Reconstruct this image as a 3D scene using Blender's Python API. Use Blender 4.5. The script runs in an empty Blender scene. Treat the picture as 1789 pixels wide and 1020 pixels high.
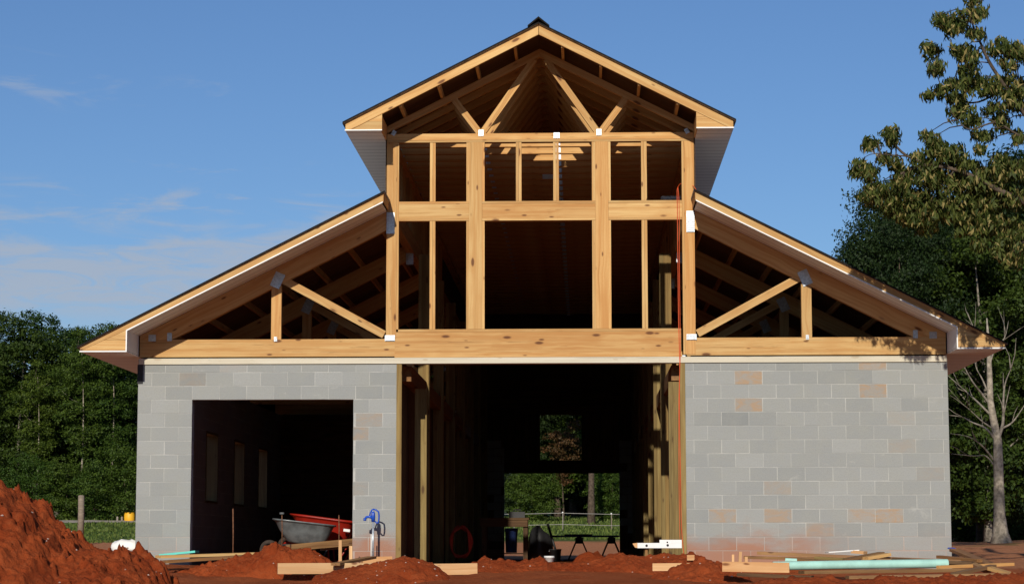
import bpy, math, random
import numpy as np
from mathutils import Vector, Matrix
from math import radians as RD, sin, cos, pi
random.seed(7); rng = np.random.default_rng(11)
scn = bpy.context.scene
COL = scn.collection

# ---------------------------------------------------------------- camera
FPX, CX, CY, CZ = 3862.7, 0.6334, -32.7076, 0.2624
YAW, PITCH, ROLL = 0.0322724, 0.114609, -0.00083628
_f = Vector((-sin(YAW)*cos(PITCH), cos(YAW)*cos(PITCH), sin(PITCH)))
_r0 = Vector((cos(YAW), sin(YAW), 0)); _u0 = _r0.cross(_f)
_r = _r0*cos(ROLL) + _u0*sin(ROLL); _u = _u0*cos(ROLL) - _r0*sin(ROLL)
cam = bpy.data.cameras.new('camera'); camo = bpy.data.objects.new('camera', cam); COL.objects.link(camo)
M = Matrix((( _r.x, _u.x, -_f.x, CX), (_r.y, _u.y, -_f.y, CY), (_r.z, _u.z, -_f.z, CZ), (0, 0, 0, 1)))
camo.matrix_world = M
cam.sensor_width = 36; cam.lens = FPX/1789*36; cam.clip_end = 3000; cam.clip_start = .1
scn.camera = camo

def at(px, py, Y):
    """photo pixel -> world point on the vertical plane y = Y"""
    d = _f + _r*((px-894.5)/FPX) + _u*((510-py)/FPX)
    t = (Y-CY)/d.y
    return Vector((CX+d.x*t, Y, CZ+d.z*t))

# ---------------------------------------------------------------- light
SUN_EL = math.atan2(43.4, 103.2); SUN_AZ = math.atan2(11.2, 102.6)
to_sun = Vector((-sin(SUN_AZ)*cos(SUN_EL), -cos(SUN_AZ)*cos(SUN_EL), sin(SUN_EL)))
sl = bpy.data.lights.new('sun', 'SUN'); sl.energy = 4.0; sl.angle = RD(.5); sl.color = (1, .925, .80)
so = bpy.data.objects.new('sun', sl); COL.objects.link(so)
so.rotation_euler = to_sun.to_track_quat('Z', 'Y').to_euler()
scn.view_settings.view_transform = 'Standard'; scn.view_settings.look = 'None'
scn.view_settings.exposure = 0.0; scn.view_settings.gamma = 1
scn.cycles.max_bounces = 6; scn.cycles.diffuse_bounces = 4; scn.cycles.transparent_max_bounces = 8

class NT:
    """tiny node helper"""
    def __init__(s, nt): s.nt = nt; s.n = nt.nodes; s.l = nt.links
    def new(s, t, **k):
        n = s.n.new(t)
        for a, b in k.items(): setattr(n, a, b)
        return n
    def put(s, sock, v):
        if isinstance(v, bpy.types.NodeSocket): s.l.new(v, sock)
        elif v is not None: sock.default_value = v
    def math(s, op, a, b=None, c=None, clamp=False):
        n = s.new('ShaderNodeMath', operation=op, use_clamp=clamp)
        s.put(n.inputs[0], a); s.put(n.inputs[1], b)
        if c is not None: s.put(n.inputs[2], c)
        return n.outputs[0]
    def mix(s, f, a, b, blend='MIX'):
        n = s.new('ShaderNodeMix', data_type='RGBA', blend_type=blend)
        s.put(n.inputs[0], f); s.put(n.inputs[6], a if isinstance(a, bpy.types.NodeSocket) else (*a, 1)[:4])
        s.put(n.inputs[7], b if isinstance(b, bpy.types.NodeSocket) else (*b, 1)[:4]); return n.outputs[2]
    def noise(s, vec, scale=1, detail=4, rough=.55, dist=0, out=0):
        n = s.new('ShaderNodeTexNoise'); s.put(n.inputs['Vector'], vec)
        n.inputs['Scale'].default_value = scale; n.inputs['Detail'].default_value = detail
        n.inputs['Roughness'].default_value = rough; n.inputs['Distortion'].default_value = dist
        return n.outputs[out]
    def mapv(s, vec, scale=(1, 1, 1), loc=(0, 0, 0)):
        n = s.new('ShaderNodeMapping'); s.put(n.inputs[0], vec); n.inputs['Scale'].default_value = scale
        n.inputs['Location'].default_value = loc; return n.outputs[0]
    def step(s, v, a, b, lo=0., hi=1.):
        n = s.new('ShaderNodeMapRange', interpolation_type='SMOOTHSTEP'); s.put(n.inputs[0], v)
        n.inputs[1].default_value = a; n.inputs[2].default_value = b
        n.inputs[3].default_value = lo; n.inputs[4].default_value = hi; return n.outputs[0]
    def attr(s, name, out='Vector'):
        n = s.new('ShaderNodeAttribute', attribute_name=name); return n.outputs[out]

w = bpy.data.worlds.new('World'); scn.world = w; w.use_nodes = True
W = NT(w.node_tree); bg = W.n['Background']
sky = W.new('ShaderNodeTexSky', sky_type='NISHITA'); sky.sun_disc = False
sky.sun_elevation = SUN_EL; sky.sun_rotation = pi + SUN_AZ; sky.altitude = 200
sky.air_density = 1.0; sky.dust_density = .35; sky.ozone_density = 2.0
tc = W.new('ShaderNodeTexCoord').outputs['Generated']
sep = W.new('ShaderNodeSeparateXYZ'); W.l.new(tc, sep.inputs[0])
az = W.math('ARCTAN2', sep.outputs[0], sep.outputs[1]); el = W.math('ARCSINE', sep.outputs[2])
cmb = W.new('ShaderNodeCombineXYZ'); W.put(cmb.inputs[0], W.math('MULTIPLY', az, 9.0)); W.put(cmb.inputs[1], W.math('MULTIPLY', el, 42.0))
n1 = W.noise(cmb.outputs[0], 1.6, 7, .62, .6)
n2 = W.noise(cmb.outputs[0], .7, 3, .5, .2)
nn = W.math('ADD', W.math('MULTIPLY', n1, .55), W.math('MULTIPLY', n2, .45))
azr = W.step(az, -.085, -.150)
n3 = W.noise(cmb.outputs[0], 3.4, 8, .7, 1.0)
deck = W.math('MULTIPLY', W.step(n3, .34, .56, .42, 1.0), W.math('MULTIPLY', W.step(W.math('ADD', W.math('MULTIPLY', el, -5.0), W.math('ADD', nn, .69)), .40, .53), W.step(el, .098, .110, .35, 1)))
deck = W.math('MULTIPLY', deck, azr)
sm = W.math('MULTIPLY', W.step(W.math('ABSOLUTE', W.math('SUBTRACT', el, .150)), .016, .004), W.step(az, -.08, -.12))
streak = W.math('MULTIPLY', sm, W.step(n1, .47, .62))
wisp = W.math('MULTIPLY', W.math('MULTIPLY', W.step(el, .190, .202), W.step(el, .222, .208)), W.step(az, -.12, -.16))
cl = W.math('MAXIMUM', W.math('MAXIMUM', deck, W.math('MULTIPLY', streak, .8)), W.math('MULTIPLY', W.math('MULTIPLY', wisp, W.step(n1, .52, .70)), .5))
skyc = W.mix(1.0, sky.outputs[0], (.56, .735, 1.0), 'MULTIPLY')
col = W.mix(W.math('MULTIPLY', cl, .75), skyc, (4.7, 5.2, 6.1))
W.l.new(col, bg.inputs[0]); bg.inputs[1].default_value = .085

# ---------------------------------------------------------------- materials
def mat(name):
    m = bpy.data.materials.new(name); m.use_nodes = True; h = NT(m.node_tree)
    b = h.n['Principled BSDF']; b.inputs['Specular IOR Level'].default_value = .3
    return m, h, b
def bump(h, b, height, dist, strength=1.0):
    n = h.new('ShaderNodeBump'); n.inputs['Strength'].default_value = strength; n.inputs['Distance'].default_value = dist
    h.put(n.inputs['Height'], height); h.l.new(n.outputs[0], b.inputs['Normal'])

def wood(name, light, dark, knot, var=.16, rough=.72, weather=None):
    m, h, b = mat(name); g = h.attr('gr'); t = h.attr('tone', 'Fac')
    warp = h.noise(h.mapv(g, (.9, 2.2, 2.2)), 1, 2, .5)
    off = h.new('ShaderNodeVectorMath', operation='ADD'); h.l.new(g, off.inputs[0])
    cx = h.new('ShaderNodeCombineXYZ'); h.put(cx.inputs[1], h.math('MULTIPLY', warp, .16)); h.l.new(cx.outputs[0], off.inputs[1])
    ring = h.noise(h.mapv(off.outputs[0], (.5, 20, 20)), 1, 3, .6)
    fine = h.noise(h.mapv(g, (3.0, 140, 140)), 1, 3, .6)
    blot = h.noise(h.mapv(g, (1.6, 5, 5)), 1, 4, .6)
    c = h.mix(h.step(ring, .36, .66), light, dark)
    c = h.mix(h.step(fine, .35, .75, 0, .35), c, dark)
    c = h.mix(h.step(blot, .46, .76, 0, .6), c, dark)
    vor = h.new('ShaderNodeTexVoronoi'); h.l.new(h.mapv(g, (2.3, 6.5, 6.5)), vor.inputs['Vector']); vor.inputs['Scale'].default_value = 1
    sel = h.new('ShaderNodeSeparateColor'); h.l.new(vor.outputs['Color'], sel.inputs[0])
    k = h.math('MULTIPLY', h.step(vor.outputs['Distance'], .20, .09), h.step(sel.outputs[0], .48, .50))
    halo = h.math('MULTIPLY', h.step(vor.outputs['Distance'], .55, .14, 0, .6), h.step(sel.outputs[0], .48, .50))
    c = h.mix(halo, c, dark); c = h.mix(h.math('MULTIPLY', k, .9), c, knot)
    stk = h.noise(h.mapv(off.outputs[0], (.30, 42, 42)), 1, 3, .65)
    c = h.mix(h.step(stk, .58, .70, 0, .55), c, tuple(x*.62 for x in dark))
    v2 = h.new('ShaderNodeTexVoronoi'); h.l.new(h.mapv(g, (4.6, 13, 13)), v2.inputs['Vector']); v2.inputs['Scale'].default_value = 1
    s2 = h.new('ShaderNodeSeparateColor'); h.l.new(v2.outputs['Color'], s2.inputs[0])
    c = h.mix(h.math('MULTIPLY', h.step(v2.outputs['Distance'], .26, .10, 0, .85), h.step(s2.outputs[0], .80, .82)), c, knot)
    if weather:
        c = h.mix(h.step(h.noise(h.mapv(g, (.7, 3, 3)), 1, 5, .65), .42, .68), c, weather)
    c = h.mix(h.step(h.math('FRACT', h.math('MULTIPLY', t, 7.3)), .3, 1.0, 0, .75), c, h.mix(1.0, c, (1.0, .86, .74), 'MULTIPLY'))
    tv = h.math('ADD', h.math('MULTIPLY', t, var*2), 1-var)
    cc = h.new('ShaderNodeCombineXYZ'); [h.put(cc.inputs[i], tv) for i in range(3)]
    c = h.mix(1.0, c, cc.outputs[0], 'MULTIPLY')
    h.l.new(c, b.inputs['Base Color']); b.inputs['Roughness'].default_value = rough
    bump(h, b, h.math('ADD', fine, h.math('MULTIPLY', ring, .6)), .0016, .7)
    return m
M_PINE = wood('pine_lumber', (.63, .415, .172), (.51, .275, .092), (.12, .04, .014))
M_PALE = wood('pale_pine', (.70, .46, .24), (.58, .33, .15), (.18, .06, .02))
M_TREAT = wood('treated_lumber', (.28, .205, .075), (.18, .12, .038), (.08, .04, .015), .2)
M_BUCK = wood('shaded_treated_lumber', (.15, .115, .045), (.10, .07, .028), (.05, .03, .01), .2)  # treated lumber darkened: the garage's dimness is put into the colour
M_OLD = wood('weathered_plank', (.34, .19, .075), (.19, .095, .035), (.07, .03, .015), .25, .8, (.22, .12, .06))
M_DARKW = wood('shade_dark_plank', (.13, .075, .035), (.07, .038, .018), (.03, .015, .01), .2, .85)  # dark boards; part of the interior's shade is put into this colour
M_TRIMW = wood('primed_board', (.60, .585, .49), (.54, .52, .42), (.45, .40, .30), .05, .6)
M_GREYP = wood('grey_post', (.30, .27, .23), (.20, .18, .15), (.08, .06, .05), .1, .9)

def plain(name, c, rough=.5, metal=0, nscale=6, namp=.15, bmp=0., spec=.4):
    m, h, b = mat(name); o = h.new('ShaderNodeTexCoord').outputs['Object']
    n = h.noise(o, nscale, 5, .6)
    d = tuple(x*(1-namp*1.6) for x in c); l = tuple(min(1, x*(1+namp)) for x in c)
    h.l.new(h.mix(h.step(n, .3, .7), d, l), b.inputs['Base Color'])
    b.inputs['Roughness'].default_value = rough; b.inputs['Metallic'].default_value = metal
    b.inputs['Specular IOR Level'].default_value = spec
    if bmp: bump(h, b, h.noise(o, nscale*4, 4, .6), bmp)
    return m
M_SHING = plain('weathered_shingle', (.40, .39, .37), .95, 0, 9, .3, .004, .1)
M_DRIP = plain('black_drip_edge', (.014, .013, .012), .8, 0, 9, .05, 0, .1)
M_EDGE = plain('roof_edge_metal', (.05, .045, .04), .6, .3, 4, .2)
M_WHITE = plain('white_vinyl', (.80, .80, .78), .45, 0, 2, .04)
M_GALV = plain('galvanised_steel', (.52, .56, .60), .38, .55, 30, .15)
M_TEAL = plain('teal_plastic_pipe', (.40, .68, .59), .35, 0, 3, .10)
M_TEALS = plain('teal_foam_board', (.12, .62, .52), .6, 0, 3, .08)
M_BLUE = plain('blue_enamel', (.012, .075, .46), .3, 0, 12, .1)
M_BLUED = plain('blue_plastic', (.03, .06, .20), .5, 0, 5, .2)
M_RED = plain('red_enamel', (.30, .016, .008), .35, 0, 5, .12)
M_HOSE = plain('red_rubber_hose', (.42, .035, .012), .6, 0, 5, .1)
M_ORANGE = plain('orange_cord', (.72, .10, .025), .5, 0, 5, .05)
M_STEEL = plain('grey_painted_steel', (.15, .165, .165), .32, .25, 8, .18, 0, .5)
M_BLACK = plain('black_plastic', (.018, .018, .02), .55, 0, 8, .2)
M_RUBBER = plain('tyre_rubber', (.05, .035, .025), .9, 0, 10, .3)
M_RUST = plain('rusty_steel', (.20, .09, .045), .85, .2, 40, .35)
M_PAPER = plain('white_sheet', (.82, .81, .78), .7, 0, 4, .05, .004)
M_YELLOW = plain('yellow_plastic', (.80, .42, .02), .5, 0, 4, .08)
M_FOIL = plain('pale_paper_tag', (.70, .88, 1.0), .5, 0, 9, .1)
M_TAR = plain('black_flashing', (.03, .03, .035), .8, 0, 9, .2)
M_WIRE = plain('fence_wire', (.40, .38, .35), .6, .5, 9, .1)

# ribbed soffit panels: ribs are modelled in the normal with the real 100 mm panel pitch
def soffit_mat():
    m, h, b = mat('ribbed_soffit_vinyl'); o = h.new('ShaderNodeTexCoord').outputs['Object']
    s = h.new('ShaderNodeSeparateXYZ'); h.l.new(o, s.inputs[0])
    saw = h.math('FRACT', h.math('MULTIPLY', s.outputs[1], 1/.28))
    groove = h.step(h.math('ABSOLUTE', h.math('SUBTRACT', saw, .5)), .075, .03)
    h.l.new(h.mix(h.math('MULTIPLY', groove, .75), (.86, .86, .83), (.34, .34, .33)), b.inputs['Base Color'])
    b.inputs['Roughness'].default_value = .5; bump(h, b, h.math('MULTIPLY', groove, -1), .006)
    return m
M_SOFFIT = soffit_mat()

def block_mat():
    m, h, b = mat('concrete_block'); o = h.new('ShaderNodeTexCoord').outputs['Object']
    t = h.attr('tone', 'Fac'); st = h.attr('stain', 'Fac')
    s = h.new('ShaderNodeSeparateXYZ'); h.l.new(o, s.inputs[0])
    f = h.noise(o, 55, 5, .7); g = h.noise(o, 3.2, 5, .6); p = h.noise(o, 160, 2, .5)
    base = h.mix(t, (.245, .258, .254), (.362, .373, .362))
    base = h.mix(h.step(g, .35, .72, 0, .45), base, (.33, .335, .30))
    base = h.mix(h.step(f, .38, .72, 0, .30), base, (.20, .205, .21))
    base = h.mix(h.step(p, .60, .75, 0, .35), base, (.12, .12, .12))
    sn = h.step(h.noise(h.mapv(o, (5, 5, 9)), 1, 5, .7, .7), .40, .62)
    base = h.mix(h.math('MULTIPLY', h.math('MULTIPLY', st, h.math('ADD', h.math('MULTIPLY', sn, .75), .25)), .9), base, (.39, .265, .165))
    sm = h.step(h.noise(h.mapv(o, (2.3, 2.3, 4.6), (1, 7, 3)), 1, 6, .75, .8), .60, .74, 0, .55)
    base = h.mix(sm, base, (.43, .43, .40))
    # small rusty run marks, random over the wall
    rn = h.math('MULTIPLY', h.step(h.noise(h.mapv(o, (3.1, 3.1, 2.0), (4, 2, 9)), 1, 4, .8, .3), .73, .80), .5)
    base = h.mix(rn, base, (.40, .24, .15))
    # clay splashed up from the ground by rain
    sp = h.math('SUBTRACT', h.math('ADD', h.math('MULTIPLY', h.noise(h.mapv(o, (1.1, 1.1, 2.5)), 1, 5, .65), 1.15), -.19), s.outputs[2])
    msk = h.step(sp, -.20, .32, 0, .80)
    side = h.step(h.math('ABSOLUTE', h.math('SUBTRACT', h.math('ABSOLUTE', s.outputs[0]), 2.7)), 1.9, 1.0, .12, 1)
    base = h.mix(h.math('MULTIPLY', msk, side), base, (.36, .155, .085))
    h.l.new(base, b.inputs['Base Color']); b.inputs['Roughness'].default_value = .93; b.inputs['Specular IOR Level'].default_value = .15
    bump(h, b, h.math('ADD', f, h.math('MULTIPLY', p, .5)), .004, .8)
    return m
def mortar_mat():
    m, h, b = mat('mortar'); o = h.new('ShaderNodeTexCoord').outputs['Object']
    f = h.noise(o, 40, 5, .7); g = h.noise(o, 2.2, 5, .6)
    c = h.mix(h.step(g, .3, .7), (.36, .365, .35), (.53, .53, .50)); c = h.mix(h.step(f, .4, .75, 0, .4), c, (.26, .26, .25))
    s = h.new('ShaderNodeSeparateXYZ'); h.l.new(o, s.inputs[0])
    c = h.mix(h.step(h.math('SUBTRACT', h.math('MULTIPLY', g, .8), s.outputs[2]), -.2, .3, 0, .5), c, (.36, .17, .10))
    h.l.new(c, b.inputs['Base Color']); b.inputs['Roughness'].default_value = .95; bump(h, b, f, .003)
    return m
M_BLOCK = block_mat(); M_MORTAR = mortar_mat()

def clay_mat():
    m, h, b = mat('red_clay'); o = h.new('ShaderNodeTexCoord').outputs['Object']
    a = h.noise(o, 1.6, 6, .6); f = h.noise(o, 14, 6, .7); p = h.noise(o, 60, 4, .7)
    c = h.mix(h.step(a, .3, .7), (.225, .037, .009), (.32, .064, .017))
    c = h.mix(h.step(f, .45, .75, 0, .5), c, (.36, .10, .035)); c = h.mix(h.step(p, .52, .75, 0, .6), c, (.12, .022, .008))
    h.l.new(c, b.inputs['Base Color']); b.inputs['Roughness'].default_value = .97; b.inputs['Specular IOR Level'].default_value = .1
    bump(h, b, h.math('ADD', f, h.math('MULTIPLY', p, .45)), .035, .9)
    return m
M_CLAY = clay_mat()

def ground_mat():
    m, h, b = mat('clay_and_grass_ground'); o = h.new('ShaderNodeTexCoord').outputs['Object']
    s = h.new('ShaderNodeSeparateXYZ'); h.l.new(o, s.inputs[0])
    a = h.noise(o, 1.3, 6, .6); f = h.noise(o, 12, 6, .7); wv = h.noise(o, .16, 5, .6)
    clay = h.mix(h.step(a, .3, .7), (.23, .050, .014), (.32, .085, .028)); clay = h.mix(h.step(f, .45, .8, 0, .5), clay, (.40, .15, .07))
    clay = h.mix(h.math('MAXIMUM', h.step(s.outputs[1], 27, 34), h.math('MULTIPLY', h.step(h.math('ABSOLUTE', s.outputs[0]), 6.3, 7.4), h.step(s.outputs[1], -2, 2))), clay, h.mix(h.step(f, .3, .7), (.36, .135, .060), (.52, .24, .12)))  # clay paled behind and beside the barn: sunlight put into its colour
    gr = h.mix(h.step(h.noise(o, 5, 6, .75), .3, .7), (.035, .075, .014), (.095, .135, .032)); gr = h.mix(h.step(wv, .45, .7, 0, .35), gr, (.17, .15, .06))
    # built-up site keeps bare clay, grass begins past it
    dy = h.math('ADD', s.outputs[1], h.math('MULTIPLY', h.math('SUBTRACT', wv, .5), 12))
    dl = h.math('ADD', s.outputs[0], h.math('MULTIPLY', h.math('SUBTRACT', wv, .5), 8))
    g1 = h.step(dy, 57, 61); g2 = 0.0
    g3 = h.math('MULTIPLY', h.step(a, .52, .60, 0, .7), h.math('MULTIPLY', h.step(dl, 9.5, 12), h.step(dy, 2, 10)))
    bounce_ground = h.step(s.outputs[1], -9, -13); clay = h.mix(bounce_ground, clay, h.mix(h.step(f, .3, .7), (.25, .165, .11), (.35, .24, .17)))  # paler unseen foreground added to bounce light up to the soffits
    h.l.new(h.mix(h.math('MAXIMUM', h.math('MAXIMUM', g1, g2), g3), clay, gr), b.inputs['Base Color'])
    b.inputs['Roughness'].default_value = .97; b.inputs['Specular IOR Level'].default_value = .1
    bump(h, b, h.math('ADD', f, a), .05, .9)
    return m
M_GROUND = ground_mat()
M_ROAD = plain('pale_gravel_road', (.40, .35, .29), .95, 0, 3, .15, .01, .1)

def leafm(name, lo, hi, odd=None, trans=.28):
    m, h, b = mat(name); t = h.attr('tone', 'Fac')
    c = h.mix(t, lo, hi)
    if odd: c = h.mix(h.step(t, .80, .86), c, odd)
    c = h.mix(1.0, c, h.mix(h.new('ShaderNodeObjectInfo').outputs['Random'], (.72, .84, .80), (1.35, 1.16, 1.0)), 'MULTIPLY')
    h.l.new(c, b.inputs['Base Color']); b.inputs['Roughness'].default_value = .6; b.inputs['Specular IOR Level'].default_value = .25
    tr = h.new('ShaderNodeBsdfTranslucent'); h.l.new(h.mix(1.0, c, (1.2, 1.25, .7), 'MULTIPLY'), tr.inputs[0])
    mx = h.new('ShaderNodeMixShader'); mx.inputs[0].default_value = trans
    h.l.new(b.outputs[0], mx.inputs[1]); h.l.new(tr.outputs[0], mx.inputs[2]); h.l.new(mx.outputs[0], h.n['Material Output'].inputs[0])
    return m
M_LEAF = leafm('broadleaf', (.011, .030, .005), (.054, .094, .013))
M_LEAF2 = leafm('bright_broadleaf', (.018, .044, .006), (.088, .142, .018))
M_LEAFD = leafm('dark_shaded_broadleaf', (.007, .019, .005), (.026, .050, .010))  # dark green, lowered further so the wood's shade sits in the colour
M_NEEDLE = leafm('pine_needles', (.014, .032, .010), (.045, .075, .022), (.09, .07, .03))
M_BROWNL = leafm('dying_leaves', (.030, .030, .010), (.13, .060, .025))
M_OAK = leafm('drooping_oak_leaves', (.036, .060, .012), (.150, .170, .040), (.38, .30, .12), .36)
M_BARKP = plain('pale_bark', (.36, .31, .24), .9, 0, 9, .3, .01, .1)
M_BARKD = plain('dark_bark', (.10, .075, .055), .95, 0, 9, .3, .02, .1)
M_BARKG = plain('grey_bark', (.24, .21, .17), .9, 0, 9, .3, .015, .1)

# ---------------------------------------------------------------- object helpers
def tag(o, label=None, cat=None, group=None, kind=None):
    if label: o['label'] = label
    if cat: o['category'] = cat
    if group: o['group'] = group
    if kind: o['kind'] = kind
    return o
def empty(name, loc=(0, 0, 0), rz=0):
    o = bpy.data.objects.new(name, None); COL.objects.link(o); o.location = loc; o.rotation_euler = (0, 0, rz)
    o.empty_display_size = .1; return o
def link(name, me, parent=None):
    o = bpy.data.objects.new(name, me); COL.objects.link(o)
    if parent is not None: o.parent = parent
    return o
def copy_tree(o, parent=None):
    c = o.copy(); COL.objects.link(c); c.parent = parent
    for ch in list(o.children): copy_tree(ch, c)
    return c

class MB:
    def __init__(s): s.v = []; s.f = []; s.g = []; s.t = []; s.smooth = False; s.mi = []; s.cur = 0; s.st = []
    def add(s, vs, fs, grain=None, tone=None, stain=0.):
        n = len(s.v); off = Vector((random.random()*60, random.random()*60, random.random()*60)); tone = random.random() if tone is None else tone
        for v in vs:
            v = Vector(v); s.v.append(v)
            if grain: L, A, B = grain; s.g.append(Vector((v.dot(L), v.dot(A), v.dot(B)))+off)
            else: s.g.append(v+off)
            s.t.append(tone); s.st.append(stain)
        s.f += [[n+i for i in f] for f in fs]; s.mi += [s.cur]*len(fs)
    BOXF = [(0, 3, 2, 1), (4, 5, 6, 7), (0, 1, 5, 4), (1, 2, 6, 5), (2, 3, 7, 6), (3, 0, 4, 7)]
    def box(s, lo, hi, ax=2, **k):
        x0, y0, z0 = lo; x1, y1, z1 = hi
        vs = [(x0, y0, z0), (x1, y0, z0), (x1, y1, z0), (x0, y1, z0), (x0, y0, z1), (x1, y0, z1), (x1, y1, z1), (x0, y1, z1)]
        E = [Vector((1, 0, 0)), Vector((0, 1, 0)), Vector((0, 0, 1))]; g = (E[ax], E[(ax+1) % 3], E[(ax+2) % 3])
        s.add(vs, s.BOXF, g, **k); return s
    def beam(s, p0, p1, wd, th, side=(0, 1, 0), **k):
        """board from p0 to p1; th measured along 'side', wd across it"""
        p0, p1 = Vector(p0), Vector(p1); L = (p1-p0).normalized(); B = Vector(side); B = (B-L*B.dot(L)).normalized(); A = B.cross(L)
        vs = []
        for p in (p0, p1):
            for a, b in ((-1, -1), (1, -1), (1, 1), (-1, 1)): vs.append(p+A*(a*wd/2)+B*(b*th/2))
        s.add(vs, s.BOXF, (L, A, B), **k); return s
    def prism(s, poly, y0, y1, L=(1, 0, 0), **k):
        """polygon in xz, extruded along y"""
        n = len(poly); L = Vector(L).normalized(); B = Vector((0, 1, 0)); A = B.cross(L)
        vs = [(x, y0, z) for x, z in poly]+[(x, y1, z) for x, z in poly]
        ar = sum(poly[i][0]*poly[(i+1) % n][1]-poly[(i+1) % n][0]*poly[i][1] for i in range(n))
        fs = [tuple(range(n)), tuple(range(2*n-1, n-1, -1))]+[(i, i+n, (i+1) % n+n, (i+1) % n) for i in range(n)]
        if ar < 0: fs = [tuple(reversed(f)) for f in fs]
        s.add(vs, fs, (L, A, B), **k); return s
    def tube(s, pts, r, n=8, cap=True, **k):
        pts = [Vector(p) for p in pts]; rs = r if isinstance(r, (list, tuple)) else [r]*len(pts)
        vs = []; T = (pts[1]-pts[0]).normalized(); U = T.orthogonal().normalized()
        for i, p in enumerate(pts):
            T = (pts[min(i+1, len(pts)-1)]-pts[max(i-1, 0)])
            T = T.normalized() if T.length > 1e-9 else Vector((0, 0, 1))
            U = (U-T*U.dot(T)); U = U.normalized() if U.length > 1e-6 else T.orthogonal().normalized(); V = T.cross(U)
            for j in range(n):
                a = 2*pi*j/n; vs.append(p+(U*cos(a)+V*sin(a))*rs[i])
        fs = [(i*n+j, i*n+(j+1) % n, (i+1)*n+(j+1) % n, (i+1)*n+j) for i in range(len(pts)-1) for j in range(n)]
        if cap: fs += [tuple(range(n-1, -1, -1)), tuple((len(pts)-1)*n+j for j in range(n))]
        s.add(vs, fs, **k); return s
    def loops(s, loops, close=False, cap0=False, cap1=False, **k):
        n = len(loops[0]); vs = [p for l in loops for p in l]; m = len(loops)
        fs = [(i*n+j, i*n+(j+1) % n, ((i+1) % m)*n+(j+1) % n, ((i+1) % m)*n+j) for i in range(m if close else m-1) for j in range(n)]
        if cap0: fs.append(tuple(range(n-1, -1, -1)))
        if cap1: fs.append(tuple((m-1)*n+j for j in range(n)))
        s.add(vs, fs, **k); return s
    def build(s, name, mats, parent=None, smooth=False, origin=None):
        me = bpy.data.meshes.new(name); o0 = Vector(origin) if origin else Vector((0, 0, 0))
        me.from_pydata([v-o0 for v in s.v], [], s.f)
        a = me.attributes.new('gr', 'FLOAT_VECTOR', 'POINT'); a.data.foreach_set('vector', np.array([tuple(g) for g in s.g], dtype=np.float32).ravel())
        a = me.attributes.new('tone', 'FLOAT', 'POINT'); a.data.foreach_set('value', np.array(s.t, dtype=np.float32))
        if any(s.st): a = me.attributes.new('stain', 'FLOAT', 'POINT'); a.data.foreach_set('value', np.array(s.st, dtype=np.float32))
        for m in (mats if isinstance(mats, (list, tuple)) else [mats]): me.materials.append(m)
        me.polygons.foreach_set('material_index', s.mi)
        if smooth: me.polygons.foreach_set('use_smooth', [True]*len(me.polygons))
        me.update(); o = link(name, me, parent); o.location = o0; return o

# value noise in numpy (x, y arrays)
def vnoise(x, y, seed=0):
    xi = np.floor(x).astype(np.int64); yi = np.floor(y).astype(np.int64); fx = x-xi; fy = y-yi
    fx = fx*fx*(3-2*fx); fy = fy*fy*(3-2*fy)
    def hsh(a, b):
        n = (a*374761393+b*668265263+seed*1274126177) & 0x7fffffff; n = ((n ^ (n >> 13))*1274126177) & 0x7fffffff
        return ((n ^ (n >> 16)) & 0xffff)/65535.
    return (hsh(xi, yi)*(1-fx)+hsh(xi+1, yi)*fx)*(1-fy)+(hsh(xi, yi+1)*(1-fx)+hsh(xi+1, yi+1)*fx)*fy
def fbm(x, y, oct=4, seed=0, gain=.5):
    s = 0; a = 1; t = 0
    for i in range(oct): s = s+a*vnoise(x*2**i+17.3*i, y*2**i+5.1*i, seed+i); t += a; a *= gain
    return s/t-.5
def grid_mesh(name, X, Y, Z, m, kind=None, parent=None, smooth=True):
    ny, nx = X.shape; co = np.stack([X, Y, Z], -1).reshape(-1, 3).astype(np.float32)
    me = bpy.data.meshes.new(name); i = np.arange((ny-1)*(nx-1)); r, c = i//(nx-1), i % (nx-1); a = r*nx+c
    F = np.stack([a, a+1, a+nx+1, a+nx], -1).astype(np.int32)
    me.vertices.add(len(co)); me.vertices.foreach_set('co', co.ravel())
    me.loops.add(F.size); me.loops.foreach_set('vertex_index', F.ravel())
    me.polygons.add(len(F)); me.polygons.foreach_set('loop_start', np.arange(len(F))*4)
    me.materials.append(m); me.update(calc_edges=True); me.validate()
    if smooth: me.polygons.foreach_set('use_smooth', [True]*len(me.polygons))
    o = link(name, me, parent)
    if kind: o['kind'] = kind
    return o

# ---------------------------------------------------------------- terrain
def ground_z(X, Y):
    X = np.asarray(X, float); Y = np.asarray(Y, float)
    z = np.interp(Y, [-60, -33, -20, -9, -5.5, -2, 0, 26, 46, 62, 85, 96, 110, 400], [-1.6, -1.45, -1.0, -.55, -.24, -.12, -.06, -.06, -.02, .60, 1.65, 1.95, 2.2, 9.0])
    z = z+np.interp(X, [6.3, 8.5, 30], [0, .42, .7])*np.interp(Y, [-3, 5, 25, 60], [0, .35, 1.0, .3])
    near = np.clip(1-np.abs(X)/14, 0, 1)*np.clip(1-np.abs(Y+3)/7, 0, 1)
    inside = ((np.abs(X) < 6.2) & (Y > -.2) & (Y < 26))
    n = fbm(X*.35, Y*.35, 4, 3)*.22+fbm(X*2.2, Y*2.2, 4, 9)*.07*np.clip(near*3, .3, 1)
    return z+np.where(inside, fbm(X*2, Y*2, 3, 5)*.03, n*np.clip(np.minimum(np.abs(np.abs(X)-6.1)+.15, 1)+(Y < -.3)*.3, .15, 1))
def gz(x, y): return float(ground_z(np.array([x]), np.array([y]))[0])
def axis(a):
    out = []
    for lo, hi, st in a: out += list(np.arange(lo, hi, st))
    return np.array(out)
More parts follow.
